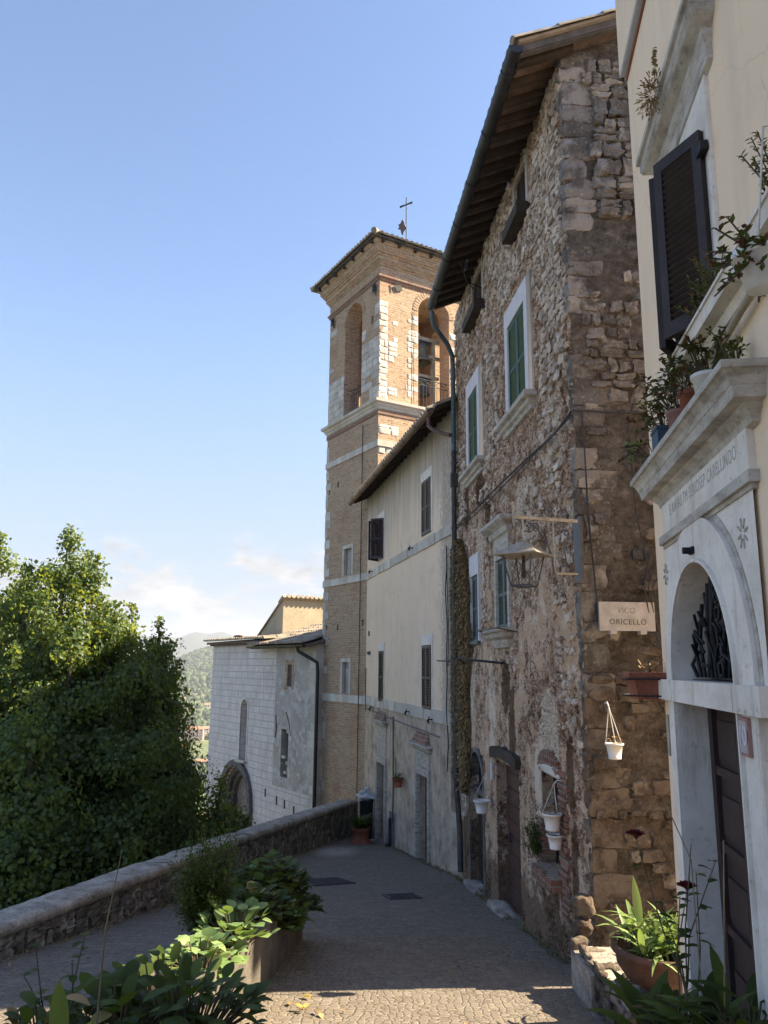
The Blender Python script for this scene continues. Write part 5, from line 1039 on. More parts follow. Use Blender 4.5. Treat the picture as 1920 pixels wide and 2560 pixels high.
# ------------------------------------------------------------------ grates in the street
def on_street(px,py):
    d=fw+rt*((px-960)/FPX)+up*((1280-py)/FPX); return d*(-2.1/(d.z+.12*d.y))
p=on_street(816,2205)
def lay(name,label,cat,p,az,w_,l_,slats,m):
    F=Fr(p.x,p.y,az); 
    e=bpy.data.objects.new(name,None); sc.collection.objects.link(e); e.location=(p.x,p.y,gz(p.y)+.006); 
    e.rotation_mode='QUATERNION'; nrm=Vector((0,.12,1)).normalized(); xa=Vector((math.sin(R(az)),math.cos(R(az)),0)); xa=(xa-nrm*xa.dot(nrm)).normalized(); ya=nrm.cross(xa); e.rotation_quaternion=Matrix((xa,ya,nrm)).transposed().to_quaternion(); tag(e,label,cat)
    b=MB(); b.box(-w_/2,w_/2,-l_/2,l_/2,-.02,.008); b.build('plate',MT['gut'] if slats else m,e); b=MB()
    if slats:
        for i in range(slats): yy=-l_/2+.05+i*(l_-.1)/(slats-1); b.box(-w_/2+.04,w_/2-.04,yy-.008,yy+.008,.0082,.02)
    for (a0,a1,b0,b1) in((-w_/2-.03,w_/2+.03,-l_/2-.03,-l_/2),(-w_/2-.03,w_/2+.03,l_/2,l_/2+.03),(-w_/2-.03,-w_/2,-l_/2,l_/2),(w_/2,w_/2+.03,-l_/2,l_/2)): b.box(a0,a1,b0,b1,-.02,.016)
    b.build('frame',MT['greyiron'],e)
lay('manhole_cover','square dark metal manhole cover set in the middle of the street','manhole cover',on_street(816,2205),62,.75,.75,14,MT['gut'])
lay('drain_grate','small dark drain grate in the street near the grey door','drain',on_street(1005,2242),75,.5,.42,6,MT['gut'])
# ------------------------------------------------------------------ planter box
FP=Fr(-.97,10.45,184.2)
t=thing('planter_box','long weathered concrete planter box running up the near left of the street','planter',FP,(0,0,gz(10.4)))
# x toward camera, y (into) = to the right? keep the box on the left of the line
b=MB()
def pq(u,off,z): P=FP.w(u,off,z); return P
L1=5.6
for (o0,o1,zt) in((.0,-.09,0),(-.46,-.55,0)):
    V=[]
    for u in(0,L1):
        for o_ in(o0,o1):
            zz=gz(10.45-u); V+=[(u,o_,zz-.1),(u,o_,zz+.56)]
    b.add(V,[(0,1,5,4),(2,6,7,3),(1,3,7,5),(0,2,3,1),(4,5,7,6)])
for u in(0,L1-.09):
    zz=gz(10.45-u); b.box(u+.001,u+.089,-.459,-.091,zz-.1,zz+.558)
b.build('box',MT['conc'],t)
b=MB(); V=[(.09,-.09,gz(10.36)+.48),(L1-.09,-.09,gz(4.94)+.48),(L1-.09,-.46,gz(4.94)+.48),(.09,-.46,gz(10.36)+.48)]; b.add(V,[(0,1,2,3)]); b.build('soil',MT['soil'],t)
# ------------------------------------------------------------------ foreground plants
def world_thing(name,label,cat,p,group=None): return thing(name,label,cat,WF,tuple(p),group)
def W(px,py,y): return ray(px,py,y)
rg=random.Random(77)
def broad(name,label,cat,c,n,L,Wd,rad,mats,shape=1,up=1.1,droop=.9,seed=0,pot=None,nL=4,h=.25):
    r_=random.Random(seed); t=world_thing(name,label,cat,c); b=MB(); s=MB()
    for i in range(n):
        a=r_.uniform(0,6.283); rr=rad*math.sqrt(r_.random()); base=Vector(c)+Vector((rr*.4*math.cos(a),rr*.4*math.sin(a),0)); tip=Vector(c)+Vector((rr*math.cos(a),rr*math.sin(a),h*(1.25-rr/rad*.7)*r_.uniform(.5,1.15)))
        d=Vector((math.cos(a)+r_.uniform(-.5,.5),math.sin(a)+r_.uniform(-.5,.5),up*r_.uniform(-.2,1.3))); s.tube([base,(base+tip)/2+Vector((0,0,.02)),tip],.005,4,cap=False); b.leaf(tip,d,L*r_.uniform(.6,1.2),Wd*r_.uniform(.7,1.15),droop=droop*r_.uniform(.4,1.3),n=nL,shape=shape,fold=.10,mi=1 if len(mats)>1 and r_.random()<.12 else 0)
    b.build('foliage',[MT[m] for m in mats],t); s.build('stems',MT['stem'],t)
    if pot: q=MB(); R_,H_=pot; q.lathe((c[0],c[1],c[2]-H_),[(0,0),(R_*.7,0),(R_*.95,H_*.86),(R_*1.06,H_*.87),(R_*1.06,H_),(R_*.95,H_),(R_*.9,H_*.93),(0,H_*.9)],20); q.build('pot',MT['terra'],t)
    return t
# planter: round-leaved plants along the box
def inbox(u): return FP.w(u,-.27,gz(10.45-u)+.50)
broad('bergenia','thick clump of round dark leaves filling the far end of the planter box','plant',inbox(.6)+Vector((-.05,0,0)),330,.14,.125,.44,['leafB','leafC'],seed=1,h=.40)
for u_,lb in ((.5,'trailing leaves spilling over the far right edge of the planter box'),(1.35,'trailing leaves hanging midway down the right side of the planter box')): broad('bergenia',lb,'plant',inbox(u_)+Vector((.24,0,-.10)),150,.12,.105,.30,['leafB','leafC'],seed=int(u_*10),h=.10)
broad('bergenia','lower clump of dark leaves spilling over the middle of the planter box','plant',inbox(1.6)+Vector((-.02,0,-.02)),230,.13,.115,.42,['leafB','yellow'],seed=2,h=.26)
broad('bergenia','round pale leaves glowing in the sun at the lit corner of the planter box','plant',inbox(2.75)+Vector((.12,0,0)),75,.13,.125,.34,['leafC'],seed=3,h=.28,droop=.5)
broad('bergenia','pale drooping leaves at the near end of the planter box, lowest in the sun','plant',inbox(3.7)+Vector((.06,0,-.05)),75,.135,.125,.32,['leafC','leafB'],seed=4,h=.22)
# fine-leaved dark shrub
c=inbox(2.35)+Vector((-.32,0,0)); t=world_thing('box_shrub','tall dark shrub with tiny leaves rising from the planter box','shrub',c); b=MB(); s=MB(); r_=random.Random(5)
for k in range(48):
    a=r_.uniform(0,6.283); ln=r_.uniform(.35,1.0); tilt=r_.uniform(.1,.95)*(1.4-ln*.7); p=Vector(c); d=Vector((math.cos(a)*tilt,math.sin(a)*tilt,1)).normalized(); path=[p.copy()]
    for j in range(6): p=p+d*ln/6; d=(d+Vector((r_.uniform(-.2,.2),r_.uniform(-.2,.2),.05))).normalized(); path.append(p.copy())
    s.tube(path,[.008*(1-j/8) for j in range(7)],4,cap=False)
    for j in range(190):
        f=r_.uniform(.15,1)*6; i=min(5,int(f)); q=path[i].lerp(path[i+1],f-i); o=Vector((r_.gauss(0,1),r_.gauss(0,1),r_.gauss(0,.8)))*.045; b.leaf(q+o,o+Vector((0,0,.02)),.036,.022,n=2,droop=.2)
b.build('foliage',MT['leafB'],t); s.build('stems',MT['stem'],t)
# near foreground clumps (bottom left)
def near(px,py,y,label,n,L,Wd,rad,mats,seed,shape=0,h=.3,name='leafy_plant',up=1.1,droop=.9):
    return broad(name,label,'plant',W(px,py,y),n,L,Wd,rad,mats,shape,up,droop,seed,(rad*.55,.28),5,h)
near(470,2625,4.4,'dense dark leafy plant at the bottom of the view beside the planter end',125,.12,.075,.36,['leafB','leafC'],21)
near(300,2660,4.2,'broad grey-green leafy plant in the bottom left foreground',85,.125,.10,.36,['leafB','yellow'],22,1)
near(120,2700,4.0,'darker low leafy plant nearest the bottom left corner',60,.13,.075,.32,['leafB','dry'],23)
near(395,2560,5.0,'reddish and green low leaves behind the foreground leaf clumps',90,.11,.08,.30,['leafB','dry'],24,1)
# single pointed leaf, tall canes, sparse rose shoots
c=W(150,2620,3.6); t=world_thing('pointed_leaf_plant','single upright pointed leaf with a yellow tip at the bottom left','plant',c); b=MB(); q_=W(148,2450,3.6); b.leaf(c,(q_-Vector(c)),(q_-Vector(c)).length,.085,up=(0,-1,0),droop=0,n=8,fold=.12); b.leaf(c+Vector((.05,0,0)),(.3,-.2,.5),.2,.06,n=5); b.build('leaf',MT['leafA'],t)
c=W(238,2600,3.9); t=world_thing('dry_cane','thin dry cane standing tall in the bottom left foreground','cane',c); b=MB(); b.tube([c,W(262,2330,3.9),W(305,2125,3.9)],[.006,.0045,.002],5); b.build('cane_stem',MT['cane'],t)
def shoots(label,c,tips,seed,leafm='leafB',roses=0,name='rose_bush',L=.055,dens=5):
    r_=random.Random(seed); t=world_thing(name,label,'rose' if roses else 'plant',c); s=MB();b=MB();fl=[]
    for i,tp in enumerate(tips):
        tp=Vector(tp); cc=Vector(c)+Vector((r_.uniform(-.05,.05),r_.uniform(-.03,.03),0)); m=cc.lerp(tp,.5)+Vector((r_.uniform(-.04,.04),r_.uniform(-.04,.04),0)); s.tube([cc,cc.lerp(m,.5)+Vector((.01,0,0)),m,m.lerp(tp,.5),tp],[.0045,.004,.0038,.003,.002],5)
        for j in range(dens):
            q=m.lerp(tp,r_.uniform(-.2,1)); a=r_.uniform(0,6.28); b.leaf(q,(math.cos(a),math.sin(a),r_.uniform(-.2,.6)),L*r_.uniform(.7,1.3),L*.75,n=4,droop=.6,shape=1)
        if i<roses:
            f=MB(); fl.append(f)
            for j in range(26): a=j*2.4; e=1-j/30; f.leaf(tp+Vector((math.cos(a)*.014*e,math.sin(a)*.014*e,.01-j*.0006)),(math.cos(a)*e,math.sin(a)*e,1.2-e*.9),.045,.042,n=3,shape=1,fold=.3,droop=.3)
    s.build('stems',MT['stem'],t); b.build('leaves',MT[leafm],t)
    for q in fl: q.build('rose_bloom',MT['petal'],t)
c=W(150,2640,4.2); shoots('sparse leafy shoots rising in front of the parapet at the left edge',c,[W(88,2350,4.2),W(215,2330,4.2),W(60,2440,4.2),W(290,2480,4.2),W(180,2400,4.1)],31,dens=7,name='rose_shoots')
c=W(1715,2560,3.9); shoots('tall rose bush with dark red blooms in front of the arched doorway',c,[W(1718,2225,4.0),W(1590,2095,4.1),W(1728,2110,3.9),W(1740,2180,3.8),W(1700,2240,3.9),W(1790,2150,3.9),W(1650,2250,4.0)],32,roses=2,dens=5,L=.06)
c=W(1812,2600,3.7); t=world_thing('dry_cane','pair of thin dry canes standing before the arched door','cane',c); b=MB(); b.tube([c,W(1809,2100,3.7)],.0035,5); b.tube([W(1765,2600,3.8),W(1728,2150,3.9),W(1665,2010,4.0)],.003,5); b.build('cane_stem',MT['cane'],t)
# aspidistras bottom right
def aspi(c,n,L,Wd,label,seed,pot=True,mats=('leafB',)):
    r_=random.Random(seed); t=world_thing('aspidistra',label,'plant',c); b=MB()
    for i in range(n):
        a=r_.uniform(0,6.283); e=r_.uniform(.35,2.2); b.leaf(Vector(c)+Vector((r_.uniform(-.05,.05),r_.uniform(-.05,.05),0)),(math.cos(a),math.sin(a),e),L*r_.uniform(.65,1.15),Wd*r_.uniform(.8,1.2),droop=r_.uniform(.7,1.6),n=7,fold=.12,mi=0)
    b.build('leaves',MT[mats[0]],t)
    if pot: q=MB(); q.lathe((c[0],c[1],c[2]-.22),[(0,0),(.10,0),(.13,.2),(.15,.2),(.15,.24),(.12,.24),(0,.21)],18); q.build('pot',MT['terra'],t)
aspi(W(1640,2625,4.6),34,.44,.085,'large dark strap-leaved plant at the foot of the alley',41)
aspi(W(1790,2640,3.7),30,.36,.07,'dark strap-leaved plant in the bottom right corner before the door',42)
near(1700,2600,4.2,'small leafy plant with reddish leaves beneath the rose bush',60,.07,.055,.2,['leafB','leafR'],43,1,.16)
near(1880,2640,3.6,'low leafy plant at the right edge by the doorstep',30,.22,.06,.2,['leafB'],44,0,.2)
# plinth in the alley mouth with terracotta bowl
px0=W(1500,2480,7.6); t=world_thing('stone_plinth','low rough stone plinth at the corner of the stone house carrying the terracotta bowl','plinth',(2.2,7.3,-3.05))
b=MB(); V=[]
b.box(1.98,3.6,6.35,8.15,-3.2,-2.66); b.box(1.90,2.12,7.6,8.35,-3.2,-2.72); b.build('core',MT['cap'],t); b=MB(); r_=random.Random(6)
for i in range(60): 
    b.rock((1.975+r_.uniform(-.02,.01),6.4+i%12*.155+r_.uniform(-.04,.04),-3.05+(i//12)*.09+r_.uniform(-.02,.02)),(.035,r_.uniform(.05,.1),r_.uniform(.03,.055)),r_.random()*60,rough=.35,pw=.45)
for i in range(26): b.rock((r_.uniform(2.0,2.5),r_.uniform(6.4,8.1),-2.665),(r_.uniform(.05,.12),r_.uniform(.05,.12),.02),r_.random()*60,rough=.35)

for i in range(26): b.rock((2.0+i%9*.19,6.35,-3.0+(i//9)*.13),(.10,.04,.065),r_.random()*60,rough=.3)
for (x,y,z,s) in((2.06,8.44,-2.36,.10),(2.04,8.40,-2.56,.085),(1.97,8.30,-2.70,.08)): b.rock((x,y,z),(s,s*.8,s*.9),r_.random()*60,rough=.3,k=5)
b.build('rubble',MT['warm'],t)
bc=Vector((2.36,6.98,-2.56)); t=world_thing('terracotta_bowl','wide dark terracotta bowl of sunlit leafy plants on the plinth in the alley','planter',bc)
b=MB(); b.lathe(bc,[(0,0),(.22,0),(.31,.05),(.38,.15),(.39,.23),(.42,.25),(.42,.30),(.38,.30),(.36,.23),(0,.20)],32); b.build('bowl',MT['bowl'],t)
b=MB(); b.lathe(bc+Vector((0,0,.215)),[(.365,0),(0,.01)],20); b.build('soil',MT['soil'],t)
b=MB(); b.box(1.98,2.26,6.62,6.76,-2.655,-2.565); b.build('brick_chock',MT['terra'],t)
b=MB(); r_=random.Random(15); c0=bc+Vector((0,0,.22))
for i in range(150):
    a=r_.uniform(0,6.283); q=c0+Vector((r_.uniform(-.26,.26),r_.uniform(-.26,.26),r_.uniform(0,.14))); b.leaf(q,(math.cos(a),math.sin(a),r_.uniform(.2,2)),r_.uniform(.18,.44),r_.uniform(.035,.06),n=5,droop=r_.uniform(.5,1.8))
for i in range(260):
    a=r_.uniform(0,6.283); q=c0+Vector((r_.uniform(-.28,.28),r_.uniform(-.28,.28),r_.uniform(0,.26))); b.leaf(q,(math.cos(a),math.sin(a),r_.uniform(.2,1)),r_.uniform(.05,.1),r_.uniform(.03,.06),n=3,droop=.6,mi=1)
b.leaf(c0+Vector((-.18,0,.2)),(-.10,0,1),.42,.075,up=(0,-1,0),droop=.0,n=6)
b.build('foliage',[MT['leafC'],MT['leafB']],t)
# terracotta trough on the cream house corner
u,z=FC.at(1668,1725,.0); t=thing('window_box','red terracotta trough bracketed to the corner of the cream house','planter',FC,(-.02,-.2,z-.12))
P=ray(1628,1716,5.45); b=MB(); L_=FC.loc(P); 
b.add([(L_.x-.10,L_.y-.12+.0,L_.z-.085),(L_.x+.09,L_.y-.10,L_.z-.085),(L_.x+.09,L_.y+.13,L_.z-.085),(L_.x-.10,L_.y+.13,L_.z-.085),(L_.x-.12,L_.y-.15,L_.z+.06),(L_.x+.11,L_.y-.13,L_.z+.06),(L_.x+.11,L_.y+.15,L_.z+.06),(L_.x-.12,L_.y+.15,L_.z+.06)],[(0,3,2,1),(4,5,6,7),(0,1,5,4),(1,2,6,5),(2,3,7,6),(3,0,4,7)])
b.box(L_.x-.135,L_.x+.125,L_.y-.165,L_.y+.165,L_.z+.061,L_.z+.095); b.build('trough',MT['terra'],t)
b=MB(); 
for z_ in(.05,-.06): b.tube([(L_.x-.14,L_.y+.16,L_.z+z_),(L_.x-.14,L_.y-.175,L_.z+z_),(L_.x+.135,L_.y-.175,L_.z+z_),(L_.x+.2,.0,L_.z+z_)],.006,5)
b.build('bracket',MT['iron'],t); b=MB(); leaves(b,(L_.x,L_.y,L_.z+.10),60,.1,.05,.012,random.Random(3),up=1.5,droop=.5); b.build('foliage',MT['dry'],t)
# pots on the door cornice of the cream house: x along wall (toward the camera), on z=1.30
def cpot(x,y,r,h,m,label,seed,mats,n,L=.06,sq=False,hgt=.25,spread=.16,cat='potted plant'):
    z=1.302; r*=.84; h*=.84; t=thing('flower_pot',label,cat,FC,(x,y,z)); b=MB()
    if sq: b.box(x-r*1.5,x+r*1.5,y-r,y+r,z,z+h); b.box(x-r*1.6,x+r*1.6,y-r*1.1,y+r*1.1,z+h+.0005,z+h+.02)
    else: b.lathe((x,y,z),[(0,0),(r*.72,0),(r*.95,h*.84),(r*1.05,h*.85),(r*1.05,h),(r*.95,h),(0,h*.88)],18)
    b.build('pot',MT[m],t); f=MB();s=MB(); g_=random.Random(seed)
    for i in range(n):
        a=g_.uniform(0,6.283); q=Vector((x+spread*.2*math.cos(a),y+spread*.2*math.sin(a),z+h)); e=q+Vector((math.cos(a)*spread*g_.uniform(.2,1.1),math.sin(a)*spread*g_.uniform(.2,1)-.02,g_.uniform(-.25,1)*hgt)); mid=(q+e)/2+Vector((0,0,.05)); s.tube([q,mid,e],.0035,4,cap=False)
        for k in range(11): p=mid.lerp(e,g_.uniform(-.3,1.05)); f.leaf(p+Vector((g_.uniform(-.015,.015),g_.uniform(-.015,.015),g_.uniform(-.015,.015))),(g_.uniform(-1,1),g_.uniform(-1,1),g_.uniform(-.3,1)),L*g_.uniform(.5,1.1),L*.5,n=2,mi=1 if g_.random()<.6 else 0)
    f.build('foliage',[MT[q] for q in mats],t); s.build('stems',MT['stem'],t); return t
cpot(.62,-.10,.05,.08,'white','pale trailing plant in a hidden white pot, farthest left on the door cornice',51,('leafC','leafR'),22,.04,hgt=.12,spread=.22)
cpot(.94,-.10,.07,.17,'blue','slate blue box of red-leaved geranium on the door cornice',52,('leafB','leafR'),22,.045,True,hgt=.26,spread=.2)
cpot(1.32,-.10,.08,.18,'pink','pink clay pot with red-stemmed succulent on the door cornice',53,('leafB','leafR'),26,.045,hgt=.28,spread=.22)
cpot(1.62,-.10,.08,.19,'terra','terracotta pot of reddish plant between the pink and white pots on the door cornice',54,('leafB','leafR'),20,.045,hgt=.26,spread=.2)
cpot(1.93,-.10,.09,.16,'white','white pot of green and red succulents near the right of the door cornice',55,('leafB','leafR'),26,.045,hgt=.2,spread=.2)
cpot(2.28,-.08,.05,.03,'terra','small upright green weed on the right end of the door cornice',56,('leafB','leafB'),16,.03,hgt=.22,spread=.07)
def sillplant(x,z,n,label,seed,h,mats=('leafB','dry')):
    t=thing('sill_plant',label,'plant',FC,(x,-.08,z)); f=MB();s=MB(); g_=random.Random(seed)
    for i in range(n):
        q=Vector((x+g_.uniform(-.05,.05),-.09,z)); e=q+Vector((g_.uniform(-.14,.14),-g_.uniform(-.03,.10),g_.uniform(.3,1)*h)); s.tube([q,e],.003,4)
        for k in range(20): p=q.lerp(e,g_.uniform(.25,1.02)); f.leaf(p,(g_.uniform(-1,1),g_.uniform(-1,1),g_.uniform(0,1)),.028,.009,n=2,mi=1 if g_.random()<.4 else 0)
    f.build('foliage',[MT[m] for m in mats],t); s.build('stems',MT['stem'],t)
sillplant(2.12,1.76,14,'thin upright weedy plant on the window sill in front of the shutter',61,.30)
sillplant(1.85,1.76,12,'wispy dry plant on the window sill, left of the taller one',62,.22)
sillplant(2.95,1.76,14,'sprig of green leaves on the right end of the window sill',63,.34)
t=thing('hanging_pot','white hanging pot with red-stemmed succulent at the right edge above the door','hanging pot',FC,(3.02,-.2,1.38)); b=MB(); c=(3.02,-.20,1.34); b.lathe(c,[(0,0),(.05,0),(.08,.12),(.09,.12),(.09,.15),(.07,.15),(0,.13)],20); b.build('pot',MT['white'],t); f=MB(); g_=random.Random(64)
for i in range(30):
    a=g_.uniform(0,6.28); q=Vector((3.02,-.2,1.48)); e=q+Vector((math.cos(a)*.2-.08,math.sin(a)*.10-.03,g_.uniform(-.12,.14)))
    f.tube([q,e],.004,4,2)
    for k in range(9): f.leaf(q.lerp(e,g_.uniform(.4,1.05)),(g_.uniform(-1,1),g_.uniform(-1,1),g_.uniform(-.3,1)),.035,.02,n=2,mi=1 if g_.random()<.5 else 0)
f.build('foliage',[MT['leafB'],MT['leafR'],MT['stem']],t)
b=MB(); b.tube([(3.02,-.2,1.49),(3.02,-.14,2.0),(3.02,.0,2.02)],.004,4); b.build('cord',MT['twine'],t)
u,z=FC.at(1650,215,.12); t=thing('dry_bush','dry brown bush rooted on the hood above the black shutters','plant',FC,(1.55,-.1,3.43)); f=MB(); g_=random.Random(65); cz=3.40
for i in range(420):
    d=Vector((g_.gauss(0,1),g_.gauss(0,1),g_.gauss(0,1))).normalized()*g_.uniform(.02,.12); f.leaf(Vector((1.50,-.17,cz))+Vector((d.x*1.2,d.y*.7,d.z)),d,.025,.01,n=2)
for i in range(60): f.leaf(Vector((1.60+g_.uniform(-.03,.06),-.16,3.47+g_.uniform(-.02,.12))),(g_.uniform(-1,1),-1,g_.uniform(-.5,1)),.03,.01,n=2)
f.build('twigs',MT['dry'],t)
# moss and dead creeper down the joint between the two houses
t=thing('wall_creeper','brown and green creeper running down the rusty drainpipe between two houses','creeper',FS,(.3,-.05,-3.0)); f=MB(); g_=random.Random(70)
for i in range(24000):
    z=g_.uniform(-2.3,2.55); w_=.52+.12*math.sin(z*1.7)+.06*math.sin(z*5); cx=.74+.05*math.sin(z*2.3) if z<2.2 else .5
    if z>2.1: w_*=(2.7-z)/.6
    if z<-1.5: w_*=max(.15,(z+2.4)/.9)
    x=cx+.08+max(-1.05,min(1.05,g_.gauss(0,.75)))*w_; 
    f.leaf((x,-.01-abs(g_.gauss(0,.035))*(1.3),z),(g_.uniform(-.6,.6),-g_.uniform(.2,1),g_.uniform(-1.4,.2)),g_.uniform(.04,.085),.028,n=2,mi=1 if g_.random()<.06 else 0)
for i in range(700):
    z=g_.uniform(3.0,5.6); f.leaf((.42+g_.gauss(0,.07),-.02-abs(g_.gauss(0,.02)),z),(g_.uniform(-1,1),-1,g_.uniform(-1,.5)),.04,.02,n=2,mi=1)
f.build('dry_mat',[MT['dry'],MT['moss']],t); f=MB()
for i in range(9000):
    z=g_.uniform(-2.2,2.5); x=-.12+g_.gauss(0,.14)+.05*math.sin(z*3); f.leaf((x-.05,-.04-abs(g_.gauss(0,.03)),z),(g_.uniform(-.6,.6),-g_.uniform(.2,1),g_.uniform(-1.2,.2)),g_.uniform(.03,.05),.02,n=2,mi=1 if g_.random()<.5 else 0)
f.build('moss',[MT['moss'],MT['dry']],t)
# weeds and grit at the foot of the walls
f=MB(); g_=random.Random(71)
def tuft(P,n,s):
    for j in range(n):
        a=g_.uniform(0,6.28); f.leaf(P+Vector((g_.uniform(-s,s),g_.uniform(-s,s),0)),(math.cos(a),math.sin(a),g_.uniform(.4,2)),g_.uniform(.03,.09)*(1+s*4),.008,n=2,mi=1 if g_.random()<.4 else 0)
for i in range(170):
    u=g_.uniform(0,SL)**1; P=FS.w(u,-.04-abs(g_.gauss(0,.05)),0); P.z=gz(P.y)
    if mn.noise(Vector((u*1.5,0,0)))>-.1: tuft(P,7,.03)
for i in range(120):
    u=g_.uniform(3.5,9.7); P=FB.w(u,-.04-abs(g_.gauss(0,.06)),0); P.z=gz(P.y); tuft(P,6,.04)
for i in range(260):
    y=g_.uniform(5,25); P=Vector((wallx(y)+.04+abs(g_.gauss(0,.07)),y,gz(y))); tuft(P,6,.04)
for i in range(140):
    y=g_.uniform(6,22); P=Vector((g_.choice((wallx(y)+.1+abs(g_.gauss(0,.25)),g_.uniform(-.9,1.6))),y,gz(y)+.012)); f.leaf(P,(g_.uniform(-1,1),g_.uniform(-1,1),.15),g_.uniform(.03,.07),.03,n=2,mi=1)
tag(f.build('ground_weeds',[MT['moss'],MT['dry']]),'thin weeds and dry grass along the foot of the walls','weeds',kind='stuff')
# fallen leaves on the street
t=world_thing('fallen_leaves','yellow and orange dead leaves lying on the sunlit cobbles','leaf litter',on_street(775,2525)); f=MB()
for i in range(9):
    p=on_street(745+g_.uniform(-20,70),2515+g_.uniform(-25,25)); f.leaf(p+Vector((0,0,.02)),(g_.uniform(-1,1),g_.uniform(-1,1),g_.uniform(0,.5)),.10,.05,n=4,mi=i%2)
f.build('leaf_blades',[MT['yellow'],MT['dry']],t)
# ------------------------------------------------------------------ linden trees (numpy leaves)
def tree(label,cx,cy,zb,leaders,seed,nleaf,name='linden_tree'):
    rs=np.random.RandomState(seed); t=world_thing(name,label,'tree',(cx,cy,zb)); b=MB()
    zt=min(l[2] for l in leaders)-4; b.tube([(cx,cy,zb-.3),(cx+.05,cy,zb+2),(cx,cy+.05,(zb+zt)/2+1)],[.38,.30,.26],10)
    P=[];N_=[]
    base_=list(leaders); leaders=list(leaders)
    for (x,y,z,k,wgt) in base_:
        for j in range(4): a=rs.uniform(0,6.28); d_=rs.uniform(.5,1.3)*k; leaders.append((x+d_*math.cos(a),y+d_*math.sin(a),z-rs.uniform(.5,1.9),k*.42,wgt*.22))
    tot=sum(l[4] for l in leaders)
    for (x,y,z,k,wgt) in leaders:
        m=Vector((cx,cy,zb+3)); tp=Vector((x,y,z)); mid=m.lerp(tp,.45)+Vector(((x-cx)*.25,(y-cy)*.25,-.3)); b.tube([m,mid,m.lerp(tp,.8)+Vector(((x-cx)*.1,(y-cy)*.1,0)),tp],[.16,.11,.05,.015],6)
        n=int(nleaf*wgt/tot/14)
        H=z-(zb+1.5); nc=int(34+26*wgt)
        for ci in range(nc):
            h=rs.uniform(0,1)**.8*H; prof=min(k*1.75,.16+.52*h*(k**.5)); a=rs.uniform(0,2*np.pi)
            f_=h/H*.3; cc=np.array([x+(cx-x)*f_+prof*np.cos(a)*rs.uniform(.55,1.0),y+(cy-y)*f_+prof*np.sin(a)*rs.uniform(.55,1.0),z-h-.05])
            r_=min(.30+.10*h,.78)*rs.uniform(.7,1.25); m=int(n*1.95*14/nc*(r_/.6)**1.3)+20
            u_=rs.normal(size=(m,3)); u_/=np.linalg.norm(u_,axis=1,keepdims=True); rad=rs.uniform(.45,1.08,(m,1)); q=u_*rad*np.array([r_,r_,r_*.75]); q[:,2]-=.25*(q[:,0]**2+q[:,1]**2)/r_
            q+=rs.normal(0,.06,(m,3)); P.append(cc+q); o_=u_*.8+np.array([np.cos(a),np.sin(a),.5])*.5; N_.append(o_+rs.normal(0,.35,(m,3)))
        m=260; hh=rs.uniform(0,1.2,m); P.append(np.stack([x+rs.normal(0,.07,m)*(1+hh*1.6),y+rs.normal(0,.07,m)*(1+hh*1.6),z+.25-hh],1)); N_.append(rs.normal(size=(m,3))+np.array([0,0,.5]))
    P=np.concatenate(P);Nn=np.concatenate(N_); Nn/=np.linalg.norm(Nn,axis=1,keepdims=True); n=len(P)
    r1=rs.normal(size=(n,3)); r1[:,2]-=.7; D=r1-Nn*np.sum(r1*Nn,1,keepdims=True); D/=np.linalg.norm(D,axis=1,keepdims=True); S=np.cross(Nn,D); L=rs.uniform(.05,.115,(n,1)); 
    # heart-like leaf: 6 verts, two quads folded on the midrib
    v=np.stack([P,P+D*L*.35+S*L*.46+Nn*L*.10,P+D*L*.75+S*L*.30+Nn*L*.04,P+D*L-Nn*L*.12,P+D*L*.75-S*L*.30+Nn*L*.04,P+D*L*.35-S*L*.46+Nn*L*.10],1).reshape(-1,3)
    v-=np.array([cx,cy,zb]); me=bpy.data.meshes.new('crown'); base=np.arange(n)*6
    f=np.stack([base,base+1,base+2,base+3,base,base+3,base+4,base+5],1).reshape(-1)
    me.vertices.add(n*6); me.vertices.foreach_set('co',v.astype(np.float32).ravel()); me.loops.add(n*8); me.loops.foreach_set('vertex_index',f.astype(np.int32)); me.polygons.add(n*2); me.polygons.foreach_set('loop_start',(np.arange(n*2)*4).astype(np.int32)); me.update(calc_edges=True); me.validate()
    me.materials.append(MT['leafA']); o=bpy.data.objects.new('crown',me); sc.collection.objects.link(o); o.parent=t; b.build('trunk',MT['bark'],t)
    return t
def L(px,py,y,k,w): p=ray(px,py,y); return (p.x,p.y,p.z,k,w)
tree('big linden tree with a tall pointed sunlit top beyond the parapet',-8.2,19.0,-10.2,[L(172,1338,19,.8,1.5),L(240,1410,18.6,.7,1.1),L(105,1440,18,.8,1.1),L(60,1470,19.6,1.3,1.3),L(190,1560,17.2,1.5,1.6),L(290,1530,18.2,1.4,1.6),L(40,1640,16.8,1.6,1.6)],3,150000)
tree('smaller darker linden tree spreading toward the white church',-5.6,20.5,-10.2,[L(330,1530,20,1.1,1.2),L(398,1565,20.8,.42,.8),L(350,1625,19.3,.8,1.2),L(395,1690,20.0,.75,1.0),L(440,1830,20.3,.6,.8),L(300,1740,18.4,1.2,1.3),L(470,1930,20.5,.5,.7),L(555,1960,20.8,.4,.4),L(520,2080,19.6,.7,.7),L(590,2040,19.3,.55,.6),L(610,2065,19.2,.4,.4),L(545,2120,18.6,.75,.8),L(430,1990,18.4,1.05,1.2),L(360,1960,17.2,1.5,1.4)],4,125000)
tree('linden tree cut off by the left edge of the view',-11.5,20.5,-10.2,[L(2,1352,20.5,1.0,1.2),L(-90,1340,21,1.4,1.3),L(-20,1480,19.5,1.3,1.3),L(-160,1480,20,1.6,1.3),L(-60,1650,17.6,1.5,1.3)],5,60000)
